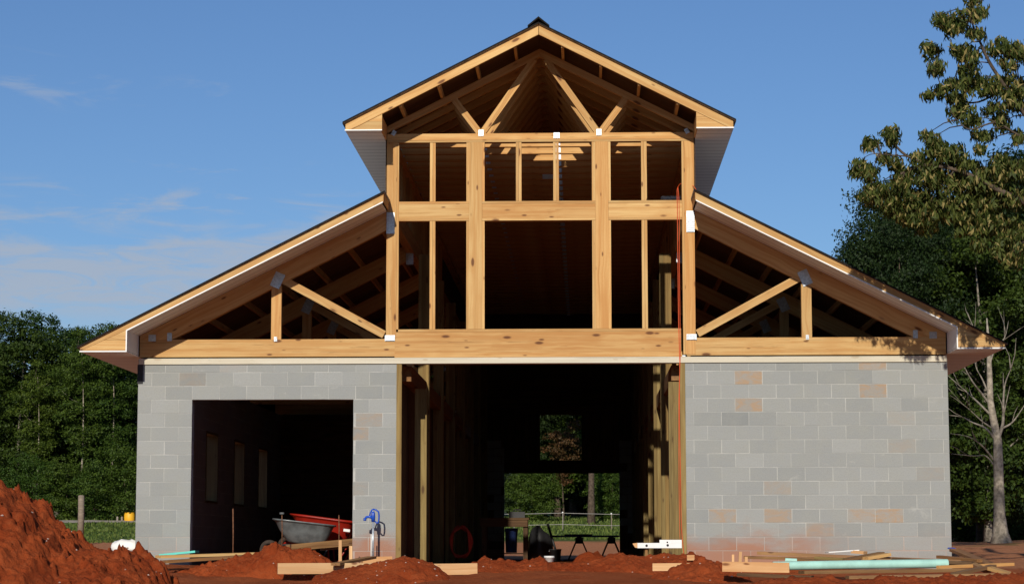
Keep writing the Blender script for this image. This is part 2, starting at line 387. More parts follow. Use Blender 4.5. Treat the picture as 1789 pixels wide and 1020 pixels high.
gx = axis([(-700, -60, 20), (-60, -12, 1.5), (-12, 12, .09), (12, 60, 1.5), (60, 701, 20)])
gy = axis([(-90, -34, 6), (-34, -8, .8), (-8, 1, .08), (1, 30, .45), (30, 110, 1.6), (110, 900, 20)])
GX, GY = np.meshgrid(gx, gy)
grid_mesh('ground', GX, GY, ground_z(GX, GY), M_GROUND, 'structure')
# pale lane crossing the pasture on the left
rx = np.linspace(-60, -6, 90); rw = np.linspace(0, 1, 5)
RX, RWW = np.meshgrid(rx, rw); RY = 81+RWW*3.0+(RX+30)*.04
grid_mesh('road', RX, RY, ground_z(RX, RY)+.05, M_ROAD, 'structure')

# heaps of dug clay; silhouettes follow the photographed profile at the heap's own distance
def worley(x, y, seed):
    xi = np.floor(x).astype(np.int64); yi = np.floor(y).astype(np.int64); best = np.full(x.shape, 9.); val = np.zeros(x.shape)
    for a in (-1, 0, 1):
        for b_ in (-1, 0, 1):
            cx_, cy_ = xi+a, yi+b_
            def hs(k):
                n = (cx_*374761393+cy_*668265263+(seed+k)*1274126177) & 0x7fffffff; n = ((n ^ (n >> 13))*1274126177) & 0x7fffffff
                return ((n ^ (n >> 16)) & 0xffff)/65535.
            d = np.hypot(cx_+hs(1)-x, cy_+hs(2)-y); m_ = d < best; best = np.where(m_, d, best); val = np.where(m_, hs(3), val)
    return best, val
def clods(x, y, sc, seed):
    d, v = worley(x*sc+fbm(x*sc*2, y*sc*2, 2, seed)*.5, y*sc, seed); r = .25+.35*v
    return np.where(v > .55, np.sqrt(np.clip(1-(d/r)**2, 0, 1))*r/sc, 0)
def mound(profile, Y, back, front, base=-.45, step=.035, seed=1, rough=.09, clod=1.0):
    P = [at(px, py, Y) for px, py in profile]; xs = np.array([p.x for p in P]); zs = np.array([p.z for p in P])
    X1 = np.arange(xs[0], xs[-1], step); V1 = np.arange(-front, back, step)
    X, V = np.meshgrid(X1, V1); H = np.interp(X, xs, zs)-base
    k = np.where(V < 0, 1-(np.abs(V)/front)**1.6, 1-(V/back)**1.8); k = np.clip(k, 0, 1)
    skew = X+fbm(X*1.5, V*1.5, 2, seed)*.25
    Z = base+(np.interp(skew, xs, zs)-base)*k
    n = fbm(X*2.4, V*2.4, 5, seed, .6)*rough*2.0
    r = 1-np.abs(fbm(X*6, V*6, 4, seed+20, .6))*4
    n = n+np.clip(r, 0, 1)*rough*.25+np.clip(fbm(X*11, V*11, 3, seed+40)*4-.6, 0, 1)*rough*.75*clod
    n = n-rough*.35+(clods(X, V, 4.5, seed)*.38*np.clip(fbm(X*1.1, V*1.1, 2, seed+90)*6+.4, 0, 1)+clods(X, V, 10, seed+3)*.42*np.clip(fbm(X*1.7, V*1.7, 2, seed+91)*6+.5, 0, 1)+clods(X, V, 22, seed+7)*.6)*clod-.012-np.clip(np.abs(fbm(X*1.8, V*1.8, 3, seed+60))*-9+.5, 0, 1)*rough*.7
    Z = Z+n*np.clip(H/.25, .3, 1)
    grid_mesh('dirt_mound', X, V+Y, Z, M_CLAY, 'structure')
    return X, V+Y, Z
heaps = []
heaps.append(mound([(-420, 1100), (-300, 900), (-200, 830), (-90, 835), (-5, 846), (18, 851), (36, 872), (60, 877), (74, 902), (104, 917), (120, 944), (146, 963), (190, 968), (235, 974), (262, 988), (286, 1008), (316, 1055), (336, 1100)], -11, 2.4, 2.4, -.75, .02, 2, .105, 1.5))
heaps.append(mound([(250, 1040), (300, 1004), (345, 988), (400, 975), (440, 965), (462, 953), (486, 948), (510, 957), (540, 959), (556, 964), (580, 975), (600, 990), (640, 1020), (660, 1050)], -2.0, .95, .75, -.35, .018, 5, .05, 1.4))
heaps.append(mound([(520, 1045), (555, 1004), (604, 992), (638, 984), (668, 976), (693, 969), (718, 974), (743, 979), (762, 990), (785, 1006), (820, 1045)], -3.25, .6, 1.0, -.4, .018, 8, .028))
heaps.append(mound([(740, 1030), (790, 990), (832, 981), (846, 972), (862, 977), (900, 979), (938, 975), (946, 970), (960, 980), (1000, 981), (1040, 975), (1060, 968), (1085, 964), (1102, 968), (1130, 972), (1160, 968), (1190, 971), (1212, 967), (1240, 975), (1285, 990), (1310, 1030)], -1.3, .8, 2.0, -.35, .02, 11, .035))
heaps.append(mound([(1090, 1045), (1130, 1008), (1160, 995), (1200, 984), (1232, 977), (1262, 985), (1292, 997), (1330, 1040)], -3.6, .6, 1.2, -.4, .018, 15, .045))
heaps.append(mound([(985, 1000), (1010, 974), (1030, 965), (1050, 967), (1075, 978), (1095, 1000)], 3.2, .7, .7, -.2, .05, 21, .04))
heaps.append(mound([(1270, 1040), (1330, 1012), (1400, 1006), (1500, 1010), (1600, 1004), (1690, 1009), (1760, 1000), (1830, 990), (1950, 985)], -6.2, .9, 1.2, -.5, .025, 31, .05))
# pale stones in the dug clay
pb = MB(); ico = [(-1, 0, 0), (1, 0, 0), (0, -1, 0), (0, 1, 0), (0, 0, -1), (0, 0, 1)]
icf = [(0, 2, 5), (2, 1, 5), (1, 3, 5), (3, 0, 5), (2, 0, 4), (1, 2, 4), (3, 1, 4), (0, 3, 4)]
for hi, (X, Y, Z) in enumerate(heaps[:5]):
    nn = [240, 90, 60, 60, 30][hi]
    for _ in range(nn):
        i = random.randrange(X.shape[0]); j = random.randrange(X.shape[1]); s = random.uniform(.005, .016)
        pb.add([(X[i, j]+a*s*random.uniform(.6, 1.4), Y[i, j]+b*s, Z[i, j]+c*s*.7+.003) for a, b, c in ico], icf)
M_PEB = plain('quartz_pebble', (.62, .50, .42), .6, 0, 20, .2)
tag(pb.build('pebbles', M_PEB), 'small pale quartz stones scattered over the red clay heaps', 'pebbles', None, 'stuff')

# ---------------------------------------------------------------- the barn
barn = empty('barn', (0, 0, 0))
tag(barn, 'unfinished barn with grey block ground floor, open timber gable and central aisle', 'barn')
DEPTH = 25.6; CS = .2032; BL = .4064
SLO, SUP = .506, .51

def block_wall(name, axis_, c0, th, a0, a1, z0, z1, holes=(), label=None, stains=(), phase=0., outer=-1):
    """running-bond wall. axis_ 0: runs along x at y=c0..c0+th; axis_ 1: runs along y at x=c0..c0+th"""
    bm_ = MB(); ncr = int(round((z1-z0)/CS)); J = .0045
    def bx(u0, u1, w0, w1, inset, **k):
        lo, hi = (u0, c0+inset, w0), (u1, c0+th-inset, w1)
        if axis_ == 1: lo, hi = (c0+inset, u0, w0), (c0+th-inset, u1, w1)
        bm_.box(lo, hi, **k)
    for r in range(ncr):
        w0 = z0+r*CS; w1 = w0+CS; zm = (w0+w1)/2
        iv = [(a0, a1)]
        for (h0, h1, b0, b1) in holes:
            if b0 < zm < b1:
                nv = []
                for (p, q) in iv:
                    if h1 <= p or h0 >= q: nv.append((p, q)); continue
                    if p < h0: nv.append((p, h0))
                    if h1 < q: nv.append((h1, q))
                iv = nv
        for (p, q) in iv:
            bm_.cur = 1; bx(p+.002, q-.002, w0, w1+.0001, .0035+random.random()*.0003, tone=.5)
            bm_.cur = 0; x = a0+phase-(BL/2 if r % 2 else 0); x -= BL*math.ceil((x-p)/BL) if x > p else 0
            while x < q:
                e0, e1 = max(x, p), min(x+BL, q)
                if e1-e0 > .05:
                    st = 0.
                    for (sx, sz, sv) in stains:
                        if e0 < sx < e1 and w0 < sz < w1: st = sv
                    dz = random.uniform(-.0012, .0012); out = random.uniform(0, .0022)
                    t = min(1, max(0, random.gauss(.55, .15)))
                    J = random.uniform(.0025, .0065); dz = random.uniform(-.002, .002); bx(e0+(J if e0 > p else 0), e1-(J if e1 < q else 0), w0+J+dz, w1-J+dz, -out+.0005, tone=t, stain=st)
                x += BL
    o = bm_.build(name, [M_BLOCK, M_MORTAR], barn)
    if label: o['label'] = label
    return o
def P0(px, py): p = at(px, py, 0); return p.x, p.z
stR = [P0(1296, 660)+(1.,), P0(1296, 708)+(.95,), P0(1510, 637)+(.8,), P0(1511, 683)+(1.,), P0(1250, 902)+(.85,), P0(1345, 902)+(.75,), P0(1492, 901)+(.8,), P0(1542, 901)+(1.,), P0(1422, 925)+(.55,), P0(1345, 855)+(.35,), P0(1595, 780)+(.25,), P0(1610, 825)+(.2,), P0(1580, 730)+(.15,)]
stL = [P0(643, 729)+(.45,), P0(634, 752)+(.6,), P0(337, 665)+(.25,), P0(430, 640)+(.15,), P0(640, 860)+(.2,)]
ZB = -.2032*2; ZT = 15*CS
block_wall('block_wall', 0, 0, .19, -6, -2.14, ZB, ZT, [(-5.187, -2.78, -1, 2.4384)], 'grey block front wall left of the aisle with a wide garage opening', stL, .0)
block_wall('block_wall', 0, 0, .19, 2.14, 6, ZB, ZT, [], 'grey block front wall right of the aisle with orange stained blocks', stR, .12)
wins = []
for i in range(3):
    y = 4.9+3.05*i; wins.append((y, y+1.22, .95, 2.20))
block_wall('block_wall', 1, -6, .19, .192, DEPTH, ZB, ZT, [(a, b, 1.0, 2.23) for a, b, _, _ in wins])
block_wall('block_wall', 1, 5.81, .19, .192, DEPTH, ZB, ZT)
block_wall('block_wall', 0, DEPTH+.002, .19, -6, -1.46, ZB, ZT)
block_wall('block_wall', 0, DEPTH+.002, .19, 1.57, 6, ZB, ZT)
def part(name, m, label=None, **k):
    """unnamed boards -> one part"""
    def go(fn):
        b = MB(); fn(b); o = b.build(name, m, barn, **k)
        if label: o['label'] = label
        return o
    return go
def pbox(name, m, lo, hi, ax=2, parent=None, label=None, tone=None):
    b = MB(); b.box(lo, hi, ax, tone=tone); o = b.build(name, m, parent or barn)
    if label: o['label'] = label
    return o
def pbeam(name, m, p0, p1, w_, t_, parent=None, side=(0, 1, 0), label=None):
    o = MB().beam(p0, p1, w_, t_, side).build(name, m, parent or barn)
    if label: o['label'] = label
    return o

# window bucks in the left side wall
for a, b_, z0, z1 in wins:
    zz0, zz1 = 1.016, 2.2352
    fr = MB(); X0, X1 = -6.01, -5.80
    fr.box((X0, a, zz0), (X1, a+.04, zz1), 2); fr.box((X0, b_-.04, zz0), (X1, b_, zz1), 2)
    fr.box((X0, a+.04, zz1-.04), (X1, b_-.04, zz1), 1); fr.box((X0, a+.04, zz0), (X1, b_-.04, zz0+.04), 1)
    fr.build('window_frame', M_BUCK, barn)
# primed trim board over the blocks and treated jamb posts
pbox('trim_board', M_TRIMW, (-5.99, -.028, 2.965), (5.99, .19, 3.052), 0, label='pale primed board running across the top of the block walls')
for s in (-1, 1):
    a, b_ = sorted((s*2.138, s*2.062)); pbox('jamb_post', M_TREAT, (a, -.012, -.3), (b_, .10, 2.964))
    a, b_ = sorted((s*2.136, s*2.075)); pbox('jamb_post', M_TREAT, (a, .104, -.3), (b_, .20, 2.964))
MB().box((-6.012, -.014, 2.68), (-5.93, -.002, 2.963)).build('corner_flashing', M_TAR, barn)

# ---- central tower front frame (front faces around y = 0)
Y0, Y1 = -.01, .13
girder = pbox('girder', M_PINE, (-2.17, Y0, 3.135), (2.085, .12, 3.435), 0, label='wide timber girder over the aisle opening')
pbox('plate', M_PINE, (-2.17, -.016, 3.056), (2.10, .12, 3.133), 0)
pbox('plate', M_PINE, (-2.12, Y0-.004, 3.437), (2.085, .13, 3.475), 0)
for s in (-1, 1):
    def cpf(b, s=s):
        a, c = sorted((s*2.30, s*2.15)); z = 3.345 if s < 0 else 3.09
        b.box((a, Y0-.006, z), (c, .13, 6.29)); a, c = sorted((s*2.148, s*2.118)); b.box((a, Y0, 3.477 if s < 0 else 3.09), (c, .13, 6.29))
    part('corner_post', M_PINE)(cpf)
for x0, x1, x2, x3 in ((-1.105, -1.065, -.868, -.832), (.775, .825, 1.02, 1.055)):
    def cp(b):
        b.box((x1+.001, Y0-.008, 3.477), (x2-.001, .13, 6.29)); b.box((x0, Y0+.004, 3.477), (x1, .12, 5.10)); b.box((x2, Y0+.004, 3.477), (x3, .12, 5.10))
        b.box((x0, Y0+.004, 5.395), (x1, .12, 6.289)); b.box((x2, Y0+.004, 5.395), (x3, .12, 6.289))
    part('post', M_PINE)(cp)
for x in (-1.61, -.32, .24, 1.555):
    def sf(b, x=x): b.box((x-.042, Y0, 5.397), (x-.002, .08, 6.288)); b.box((x+.001, Y0+.003, 5.397), (x+.041, .08, 6.288))
    part('stud', M_PINE)(sf)
for x in (-1.61, 1.555):
    def sf(b, x=x): b.box((x-.042, Y0, 3.477), (x-.002, .08, 5.10)); b.box((x+.001, Y0+.003, 3.477), (x+.041, .08, 5.10))
    part('stud', M_PINE)(sf)
for a, c in ((-2.117, -1.066), (-.867, .824), (1.021, 2.117)):
    def mbf(b): b.box((a, Y0, 5.137), (c, .12, 5.358), 0); b.box((a, Y0-.005, 5.36), (c, .13, 5.394), 0); b.box((a, Y0-.004, 5.103), (c, .13, 5.135), 0)
    part('mid_beam', M_PINE)(mbf)
pbox('top_plate', M_PINE, (-2.3, Y0-.004, 6.292), (2.3, .13, 6.328), 0)
def strap(name, cx, cz, w_, h_, rot=0, y=-.03, parent=None, m=None):
    """toothed galvanised connector plate with raised ribs"""
    b = MB(); R = Matrix.Rotation(-rot, 3, 'Y'); n = max(3, int(h_/.028)); c = Vector((cx, 0, cz))
    def rb(x0, x1, z0, z1, ya, yb):
        vs = [c+R @ Vector((x, 0, z))+Vector((0, yy, 0)) for z in (z0, z1) for (x, yy) in ((x0, ya), (x1, ya), (x1, yb), (x0, yb))]
        b.add(vs, MB.BOXF)
    rb(-w_/2, w_/2, -h_/2, h_/2, y, y+.004)
    for i in range(n):
        z = -h_/2+(i+.5)*h_/n; rb(-w_/2+.006, w_/2-.006, z-.008, z+.008, y-.011, y-.0005)
    return b.build(name, m or M_GALV, parent or barn)

# ---- lean-to trusses (one part, boards as sub-parts), repeated down the building
def rake_bot(x): return 5.25-.5*(abs(x)-2.3)
def lean_truss(s, Y):
    t = empty('lean_to_truss', (0, Y, 0)); t.parent = barn
    yb = -.008
    pbox('bottom_chord', M_PINE, (min(s*2.165, s*5.985), yb, 3.075), (max(s*2.165, s*5.985), .11, 3.335), 0, t)
    MB().prism([(s*2.305, rake_bot(2.3)-.012), (s*5.985, rake_bot(5.985)-.012), (s*5.985, 3.337), (s*5.50, 3.337), (s*2.305, 4.965)], yb, .11, (s*1, 0, -.506)).build('top_chord', M_PINE, t)
    pbox('vertical_web', M_PINE, (min(s*3.87, s*4.02), 0, 3.337), (max(s*3.87, s*4.02), .10, 4.14), 2, t)
    pbeam('diagonal_web', M_PINE, (s*3.86, .045, 4.235), (s*2.33, .045, 3.40), .115, .098, t)
    strap('connector_plate', s*3.93, 4.22, .15, .23, s*.42, -.016, t)
    strap('connector_plate', s*2.24, 3.345, .15, .085, 0, -.03, t)
    strap('connector_plate', s*2.24, 5.07, .12, .32, 0, -.03, t)
    strap('connector_plate', s*5.54, 3.375, .07, .12, 0, -.016, t)
    strap('connector_plate', s*5.80, 3.36, .11, .10, 0, -.016, t)
    strap('connector_plate', s*3.95, 3.335, .045, .07, 0, -.016, t)
    return t
for s in (-1, 1):
    t0 = lean_truss(s, 0)
    for k in range(1, 8):
        c = copy_tree(t0, barn); c.location = (0, 3.64*k, 0)
# ---- tower trusses at 0.61 m centres
tt = empty('tower_truss', (0, 0, 0)); tt.parent = barn
def ttop(x): return 7.715-SUP*abs(x)
pbox('bottom_chord', M_PINE, (-2.30, -.008, 6.33), (2.30, .085, 6.425), 0, tt)
for s in (-1, 1):
    MB().prism([(0.001*s, ttop(0)), (s*2.32, ttop(2.32)), (s*2.32, ttop(2.32)-.10), (0.001*s, ttop(0)-.125)], -.006, .083, (s*1, 0, -.51)).build('top_chord', M_PINE, tt)
    pbeam('long_web', M_PINE, (s*.86, .035, 6.445), (s*.085, .035, 7.555), .095, .08, tt)
    pbeam('short_web', M_PINE, (s*.915, .035, 6.445), (s*1.29, .035, 6.945), .095, .078, tt)
    strap('connector_plate', s*.885, 6.43, .095, .075, pi/2, -.02, tt)
    strap('connector_plate', s*2.2, 6.44, .06, .08, s*.5, -.02, tt)
strap('connector_plate', .25, 6.385, .085, .09, pi/2, -.02, tt)
NT_ = 42
for k in range(1, NT_+1):
    c = copy_tree(tt, barn); c.location = (0, .61*k, 0)
strap('connector_plate', .07, 6.375, .20, .085, 0, 3.62, barn, M_FOIL)
# ---- purlins carrying the roof deck (2x6 on the flat line between chord and deck)
OV = -.87; YE = DEPTH+.5
for s in (-1, 1):
    for x in np.linspace(.35, 2.6, 5):
        z = ttop(x)+.055; pbeam('purlin', M_PINE, (s*x, OV+.05, z), (s*x, YE, z), .10, .04, barn, (s*1, 0, -.51) if 0 else (1, 0, 0))
    for x in np.linspace(2.5, 5.8, 7):
        z = rake_bot(x)+.062; pbeam('purlin', M_PINE, (s*x, .12, z), (s*x, YE, z), .12, .04, barn, (1, 0, 0))
# ---- roofs: deck, shingles, rakes, fascias, soffits
def roof_line(xa, za, xb, zb, s, yo, th, name, m, y1):
    return MB().prism([(s*xa, za), (s*xb, zb), (s*xb, zb-th), (s*xa, za-th)], yo, y1, (0, 1, 0)).build(name, m, roof)
def lo_top(x): return 5.42-SLO*(abs(x)-2.25)
def up_top(x): return 7.905-SUP*abs(x)
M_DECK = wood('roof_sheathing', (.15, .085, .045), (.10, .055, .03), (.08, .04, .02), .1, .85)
for s in (-1, 1):
    # upper
    roof = empty('upper_roof_slope'); roof.parent = barn
    roof_line(.001, up_top(0), 2.87, up_top(2.87), s, OV-.05, .022, 'shingles', M_SHING, YE+.05)
    roof_line(.001, up_top(0)+.003, 2.873, up_top(2.873)+.003, s, OV-.056, .024, 'drip_edge', M_DRIP, OV-.0505)
    pbox('drip_edge', M_DRIP, (min(s*2.871, s*2.876), OV-.05, up_top(2.87)-.03), (max(s*2.871, s*2.876), YE, up_top(2.87)), 1, roof)
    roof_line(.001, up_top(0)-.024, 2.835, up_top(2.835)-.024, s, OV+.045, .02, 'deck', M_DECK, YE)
    rk = MB(); rk.prism([(0.004*s, up_top(0)-.024), (s*2.835, up_top(2.835)-.024), (s*2.835, 6.335), (s*2.80, 6.335), (s*2.75, up_top(2.75)-.165), (0.004*s, up_top(0)-.172)], OV, OV+.04, (s*1, 0, -SUP)); rk.build('rake_board', M_PINE, roof)
    be = MB(); zt = lambda x: up_top(x)-.168
    be.prism([(s*2.30, zt(2.30)), (s*2.30, 6.455), (s*2.535, 6.455), ], OV+.012, OV+.038, (1, 0, 0))
    be.prism([(s*2.30, 6.453), (s*2.30, 6.335), (s*2.775, 6.335), (s*2.53, 6.453)], OV+.012, OV+.038, (1, 0, 0)); be.build('gable_return', M_PINE, roof)
    pbox('return_side', M_PINE, (min(s*2.302, s*2.33), OV+.04, 6.335), (max(s*2.302, s*2.33), -.02, zt(2.33)), 1, roof)
    pbox('fascia_board', M_PINE, (min(s*2.80, s*2.838), OV+.042, 6.335), (max(s*2.80, s*2.838), YE, 6.43), 1, roof)
    pbox('white_trim', M_WHITE, (min(s*2.298, s*2.845), OV-.01, 6.316), (max(s*2.298, s*2.845), OV+.012, 6.333), 0, roof)
    pbox('eave_soffit', M_SOFFIT, (min(s*2.322, s*2.84), OV+.013, 6.318), (max(s*2.322, s*2.84), YE, 6.331), 1, roof)
    # lower
    roof = empty('lean_to_roof'); roof.parent = barn
    roof_line(2.25, lo_top(2.25), 6.72, lo_top(6.72), s, OV-.035, .02, 'shingles', M_SHING, YE+.05)
    roof_line(2.25, lo_top(2.25)+.003, 6.723, lo_top(6.723)+.003, s, OV-.041, .026, 'drip_edge', M_DRIP, OV-.0355)
    pbox('drip_edge', M_DRIP, (min(s*6.721, s*6.726), OV-.03, lo_top(6.72)-.03), (max(s*6.721, s*6.726), YE, lo_top(6.72)), 1, roof)
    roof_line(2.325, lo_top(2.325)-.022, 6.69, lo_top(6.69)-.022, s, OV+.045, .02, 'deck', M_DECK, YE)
    rk = MB(); rk.prism([(s*2.28, lo_top(2.28)-.022), (s*6.685, lo_top(6.685)-.022), (s*6.685, 3.095), (s*6.0, 3.40+.008), (s*2.28, rake_bot(2.28)+.006)], OV, OV+.04, (s*1, 0, -SLO), ); rk.build('rake_board', M_PINE, roof)
    be = MB(); be.prism([(s*6.002, 3.405), (s*6.002, 3.255), (s*6.335, 3.255)], OV+.006, OV+.036, (1, 0, -.1)); be.prism([(s*6.002, 3.252), (s*6.002, 3.105), (s*6.66, 3.105), (s*6.34, 3.252)], OV+.006, OV+.036, (1, 0, 0)); be.build('eave_return', M_PINE, roof)
    pbox('fascia_board', M_PINE, (min(s*6.65, s*6.686), OV+.042, 3.10), (max(s*6.65, s*6.686), YE, 3.19), 1, roof)
    # rake soffit (white sheet from the rake back to the wall), its lit edge and the upright return
    sf = MB(); sf.prism([(s*2.30, rake_bot(2.3)+.004), (s*6.0, rake_bot(6)+.004), (s*6.0, rake_bot(6)-.008), (s*2.30, rake_bot(2.3)-.008)], OV+.0, -.012, (0, 1, 0)); sf.build('rake_soffit', M_SOFFIT, roof)
    et = MB(); et.prism([(s*2.28, rake_bot(2.28)+.006), (s*6.0, rake_bot(6)+.006), (s*6.016, rake_bot(6)-.002), (s*6.016, 3.10), (s*5.998, 3.10), (s*5.998, rake_bot(6)-.014), (s*2.28, rake_bot(2.28)-.012)], OV-.012, OV-.001, (1, 0, 0))
    et.box((min(s*5.998, s*6.69), OV-.012, 3.078), (max(s*5.998, s*6.69), OV+.012, 3.098), 0); et.build('white_trim', M_WHITE, roof)
    pbox('soffit_return', M_WHITE, (min(s*6.002, s*6.014), OV+.001, 3.10), (max(s*6.002, s*6.014), .0, 3.40), 1, roof)
    pbox('eave_soffit', M_SOFFIT, (min(s*6.004, s*6.68), OV+.013, 3.08), (max(s*6.004, s*6.68), YE, 3.094), 1, roof)
    # upper end of the rake box and knee wall of the tower
    MB().prism([(s*2.27, lo_top(2.27)-.024), (s*2.279, lo_top(2.279)-.024), (s*2.279, rake_bot(2.279)), (s*2.27, rake_bot(2.27))], OV, .0, (0, 1, 0)).build('rake_end', M_PINE, roof)
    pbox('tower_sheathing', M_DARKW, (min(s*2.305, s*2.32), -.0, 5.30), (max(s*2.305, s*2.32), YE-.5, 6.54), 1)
    pbox('side_beam', M_PINE, (min(s*2.29, s*2.16), .14, 5.10), (max(s*2.29, s*2.16), YE-.6, 5.36), 1)
    pbox('top_plate', M_PINE, (min(s*2.29, s*2.16), .14, 6.25), (max(s*2.29, s*2.16), YE-.6, 6.325), 1)
    k = .45
    while k < 12: # wall studs above the side beam
        pbox('stud', M_PINE, (min(s*2.295, s*2.2), k, 5.362), (max(s*2.295, s*2.2), k+.04, 6.248)); k += .61
rc = MB(); rc.prism([(-.16, up_top(.16)+.004), (0, up_top(0)+.05), (.16, up_top(.16)+.004), (.16, up_top(.16)+.028), (0, up_top(0)+.078), (-.16, up_top(.16)+.028)], OV-.09, YE+.08, (0, 1, 0))
rc.build('ridge_cap', M_DRIP, barn)

# ---- aisle walls: timber posts at each truss, wall studs, ledger, dark plank lining
for s in (-1, 1):
    for k in range(8):
        Yp = 3.64*k+(.22 if k == 0 else 0)
        if k == 0 and s < 0: continue
        xs = sorted((s*2.09, s*1.90))
        def pf(b):
            b.box((xs[0], Yp, -.2), (xs[0]+.062, Yp+.14, 5.08 if k else 2.7)); b.box((xs[0]+.064, Yp+.004, -.2), (xs[0]+.126, Yp+.136, 5.08 if k else 2.7)); b.box((xs[0]+.128, Yp, -.2), (xs[1], Yp+.14, 5.08 if k else 2.7))
        part('aisle_post', M_TREAT)(pf)
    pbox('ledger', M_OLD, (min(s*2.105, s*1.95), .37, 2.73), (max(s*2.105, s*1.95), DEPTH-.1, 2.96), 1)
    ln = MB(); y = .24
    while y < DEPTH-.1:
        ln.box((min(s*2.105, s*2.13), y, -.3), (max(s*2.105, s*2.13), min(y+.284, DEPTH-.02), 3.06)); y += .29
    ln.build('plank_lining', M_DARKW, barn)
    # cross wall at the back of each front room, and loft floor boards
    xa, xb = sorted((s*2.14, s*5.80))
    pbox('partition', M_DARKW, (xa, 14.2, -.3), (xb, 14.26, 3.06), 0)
part('aisle_post', M_TREAT)(lambda b: (b.box((-1.985, 1.55, -.2), (-1.90, 1.69, 2.70)), b.box((-1.898, 1.554, -.2), (-1.80, 1.686, 2.70))))
# rear wall of the aisle: door opening, window above it, closed gable
def rw(b):
    y0, y1 = DEPTH+.002, DEPTH+.06
    b.box((-2.14, y0, ZB), (-1.46, y1, 3.06)); b.box((1.57, y0, ZB), (2.14, y1, 3.06)); b.box((-1.46, y0+.001, 2.18), (1.57, y1, 2.50), 0)
    b.box((-1.459, y0, 2.502), (-.55, y1, 3.74)); b.box((.62, y0, 2.502), (1.569, y1, 3.74)); b.box((-2.29, y0, 3.742), (2.29, y1, 6.5), 0)
    b.box((-2.13, y0+.002, 3.062), (-1.461, y1, 3.74)); b.box((1.571, y0+.002, 3.062), (2.13, y1, 3.74))
    b.prism([(-2.29, 6.502), (2.29, 6.502), (0, 7.68)], y0, y1)
    for s in (-1, 1): b.prism([(s*2.14, 3.062), (s*5.98, 3.062), (s*5.98, 3.40), (s*2.31, 5.23), (s*2.14, 5.23)], y0+.003, y1)
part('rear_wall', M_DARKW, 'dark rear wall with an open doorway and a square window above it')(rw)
wf = MB()
for lo, hi, a in (((-.55, DEPTH-.02, 2.52), (-.515, DEPTH+.08, 3.72), 2), ((.585, DEPTH-.02, 2.52), (.62, DEPTH+.08, 3.72), 2), ((-.55, DEPTH-.02, 3.722), (.62, DEPTH+.08, 3.75), 0), ((-.55, DEPTH-.02, 2.49), (.62, DEPTH+.08, 2.518), 0)): wf.box(lo, hi, a)
wf.build('window_frame', M_DARKW, barn)

# ---------------------------------------------------------------- loose things on the site
def plank(label, p0, p1, wd, th, m=M_OLD, flat=True, cat='plank', name='plank', group=None):
    """p0/p1 world end points; flat: wide face up, else on edge"""
    p0, p1 = Vector(p0), Vector(p1); c = p0.copy()
    side = (0, 0, 1) if flat else (0, 1, 0)
    o = MB().beam(p0, p1, wd, th, side).build(name, m, None, origin=tuple(c)); return tag(o, label, cat, group)
def A(px, py, Y): return at(px, py, Y)

# form boards half buried in the clay
plank('long pale form board at the front left, its left end bare and right end buried', A(485, 992.5, -2.9), A(650, 992, -2.6), .145, .038, M_PALE, False, 'form board', 'form_board')
plank('thin plank tilting up toward the blue hydrant, behind the long left form board', A(586, 985, -2.9), A(650, 973, -1.2), .13, .035, M_OLD, True)
plank('thick short wood block lying at the foot of the block pier below the hydrant', A(632, 977.5, -.9), A(683, 976.5, -.75), .085, .14, M_PALE, False, 'wood block', 'wood_block')
plank('pale form board end showing between two clay heaps left of centre', A(740, 994, -2.75), A(834, 993, -2.7), .15, .036, M_PALE, False, 'form board', 'form_board')
plank('mostly buried form board below the white painted beam', A(1140, 990, -3.0), A(1250, 989, -3.0), .10, .036, M_PALE, False, 'form board', 'form_board')
plank('small pale wood block on the clay right of the aisle opening', A(1200, 973.5, -1.9), A(1213, 973.5, -1.9), .075, .10, M_PALE, False, 'wood block', 'wood_block')
plank('pale form board running to the teal pipe at the front right', A(1262, 989, -4.6), A(1379, 991, -4.7), .125, .038, M_PALE, False, 'form board', 'form_board')
plank('knotty board peeking from the clay between hydrant and aisle', A(660, 985.5, -3.3), A(684, 986, -3.3), .03, .05, M_PALE, False, 'board', 'board')
def stake(label, px, y0, y1, Y, wpx, m=M_PALE, lean=0):
    a = A(px, y1+14, Y); b = A(px+lean, y0, Y); wd = wpx/3862*(Y+32.7)
    bmk = MB(); bmk.beam(a+Vector((0, 0, 0)), b, wd, .038, (0, 1, 0)); o = bmk.build('stake', m, None, origin=tuple(a)); return tag(o, label, 'stake', 'wooden stakes driven into the clay')
stake('taller pale stake by the garage opening, a rod standing behind it', 594.5, 943, 978, -1.6, 5.5)
stake('shorter pale stake beside the edge of the block pier', 613, 953, 975, -1.2, 5.5)
stake('narrow stake behind the right form board, nearest the aisle', 1280.5, 968, 982, -3.9, 4.2)
stake('leaning taller stake behind the right form board', 1292, 963, 982, -3.9, 5, M_PALE, 1.5)
stake('short thick stake behind the right form board, nearest the pipe', 1303.5, 972, 982, -3.9, 5)
def rod(label, px, y0, y1, Y, r=.008, m=M_RUST, capm=None):
    a, b = A(px, y1+8, Y), A(px, y0, Y); root = empty('steel_rod', tuple(a))
    MB().tube([Vector((0, 0, 0)), (b-a)*.5+Vector((.004, 0, 0)), b-a], r, 8).build('shaft', m, root, True)
    if capm: MB().tube([b-a+Vector((0, 0, -.005)), b-a+Vector((0, 0, .02))], .035, 10).build('cap', capm, root)
    return tag(root, label, 'steel rod', 'steel rods standing in the garage opening')
rod('dark rod with a wide flat cap in front of the grey wheelbarrow', 492.5, 897, 952, -.7, .007, M_RUST, M_STEEL)
rod('bare rod standing right behind the taller stake', 592, 899, 945, -1.4, .008)
rod('rusty rod standing alone left of the wheelbarrows', 407, 888, 965, .5, .010)

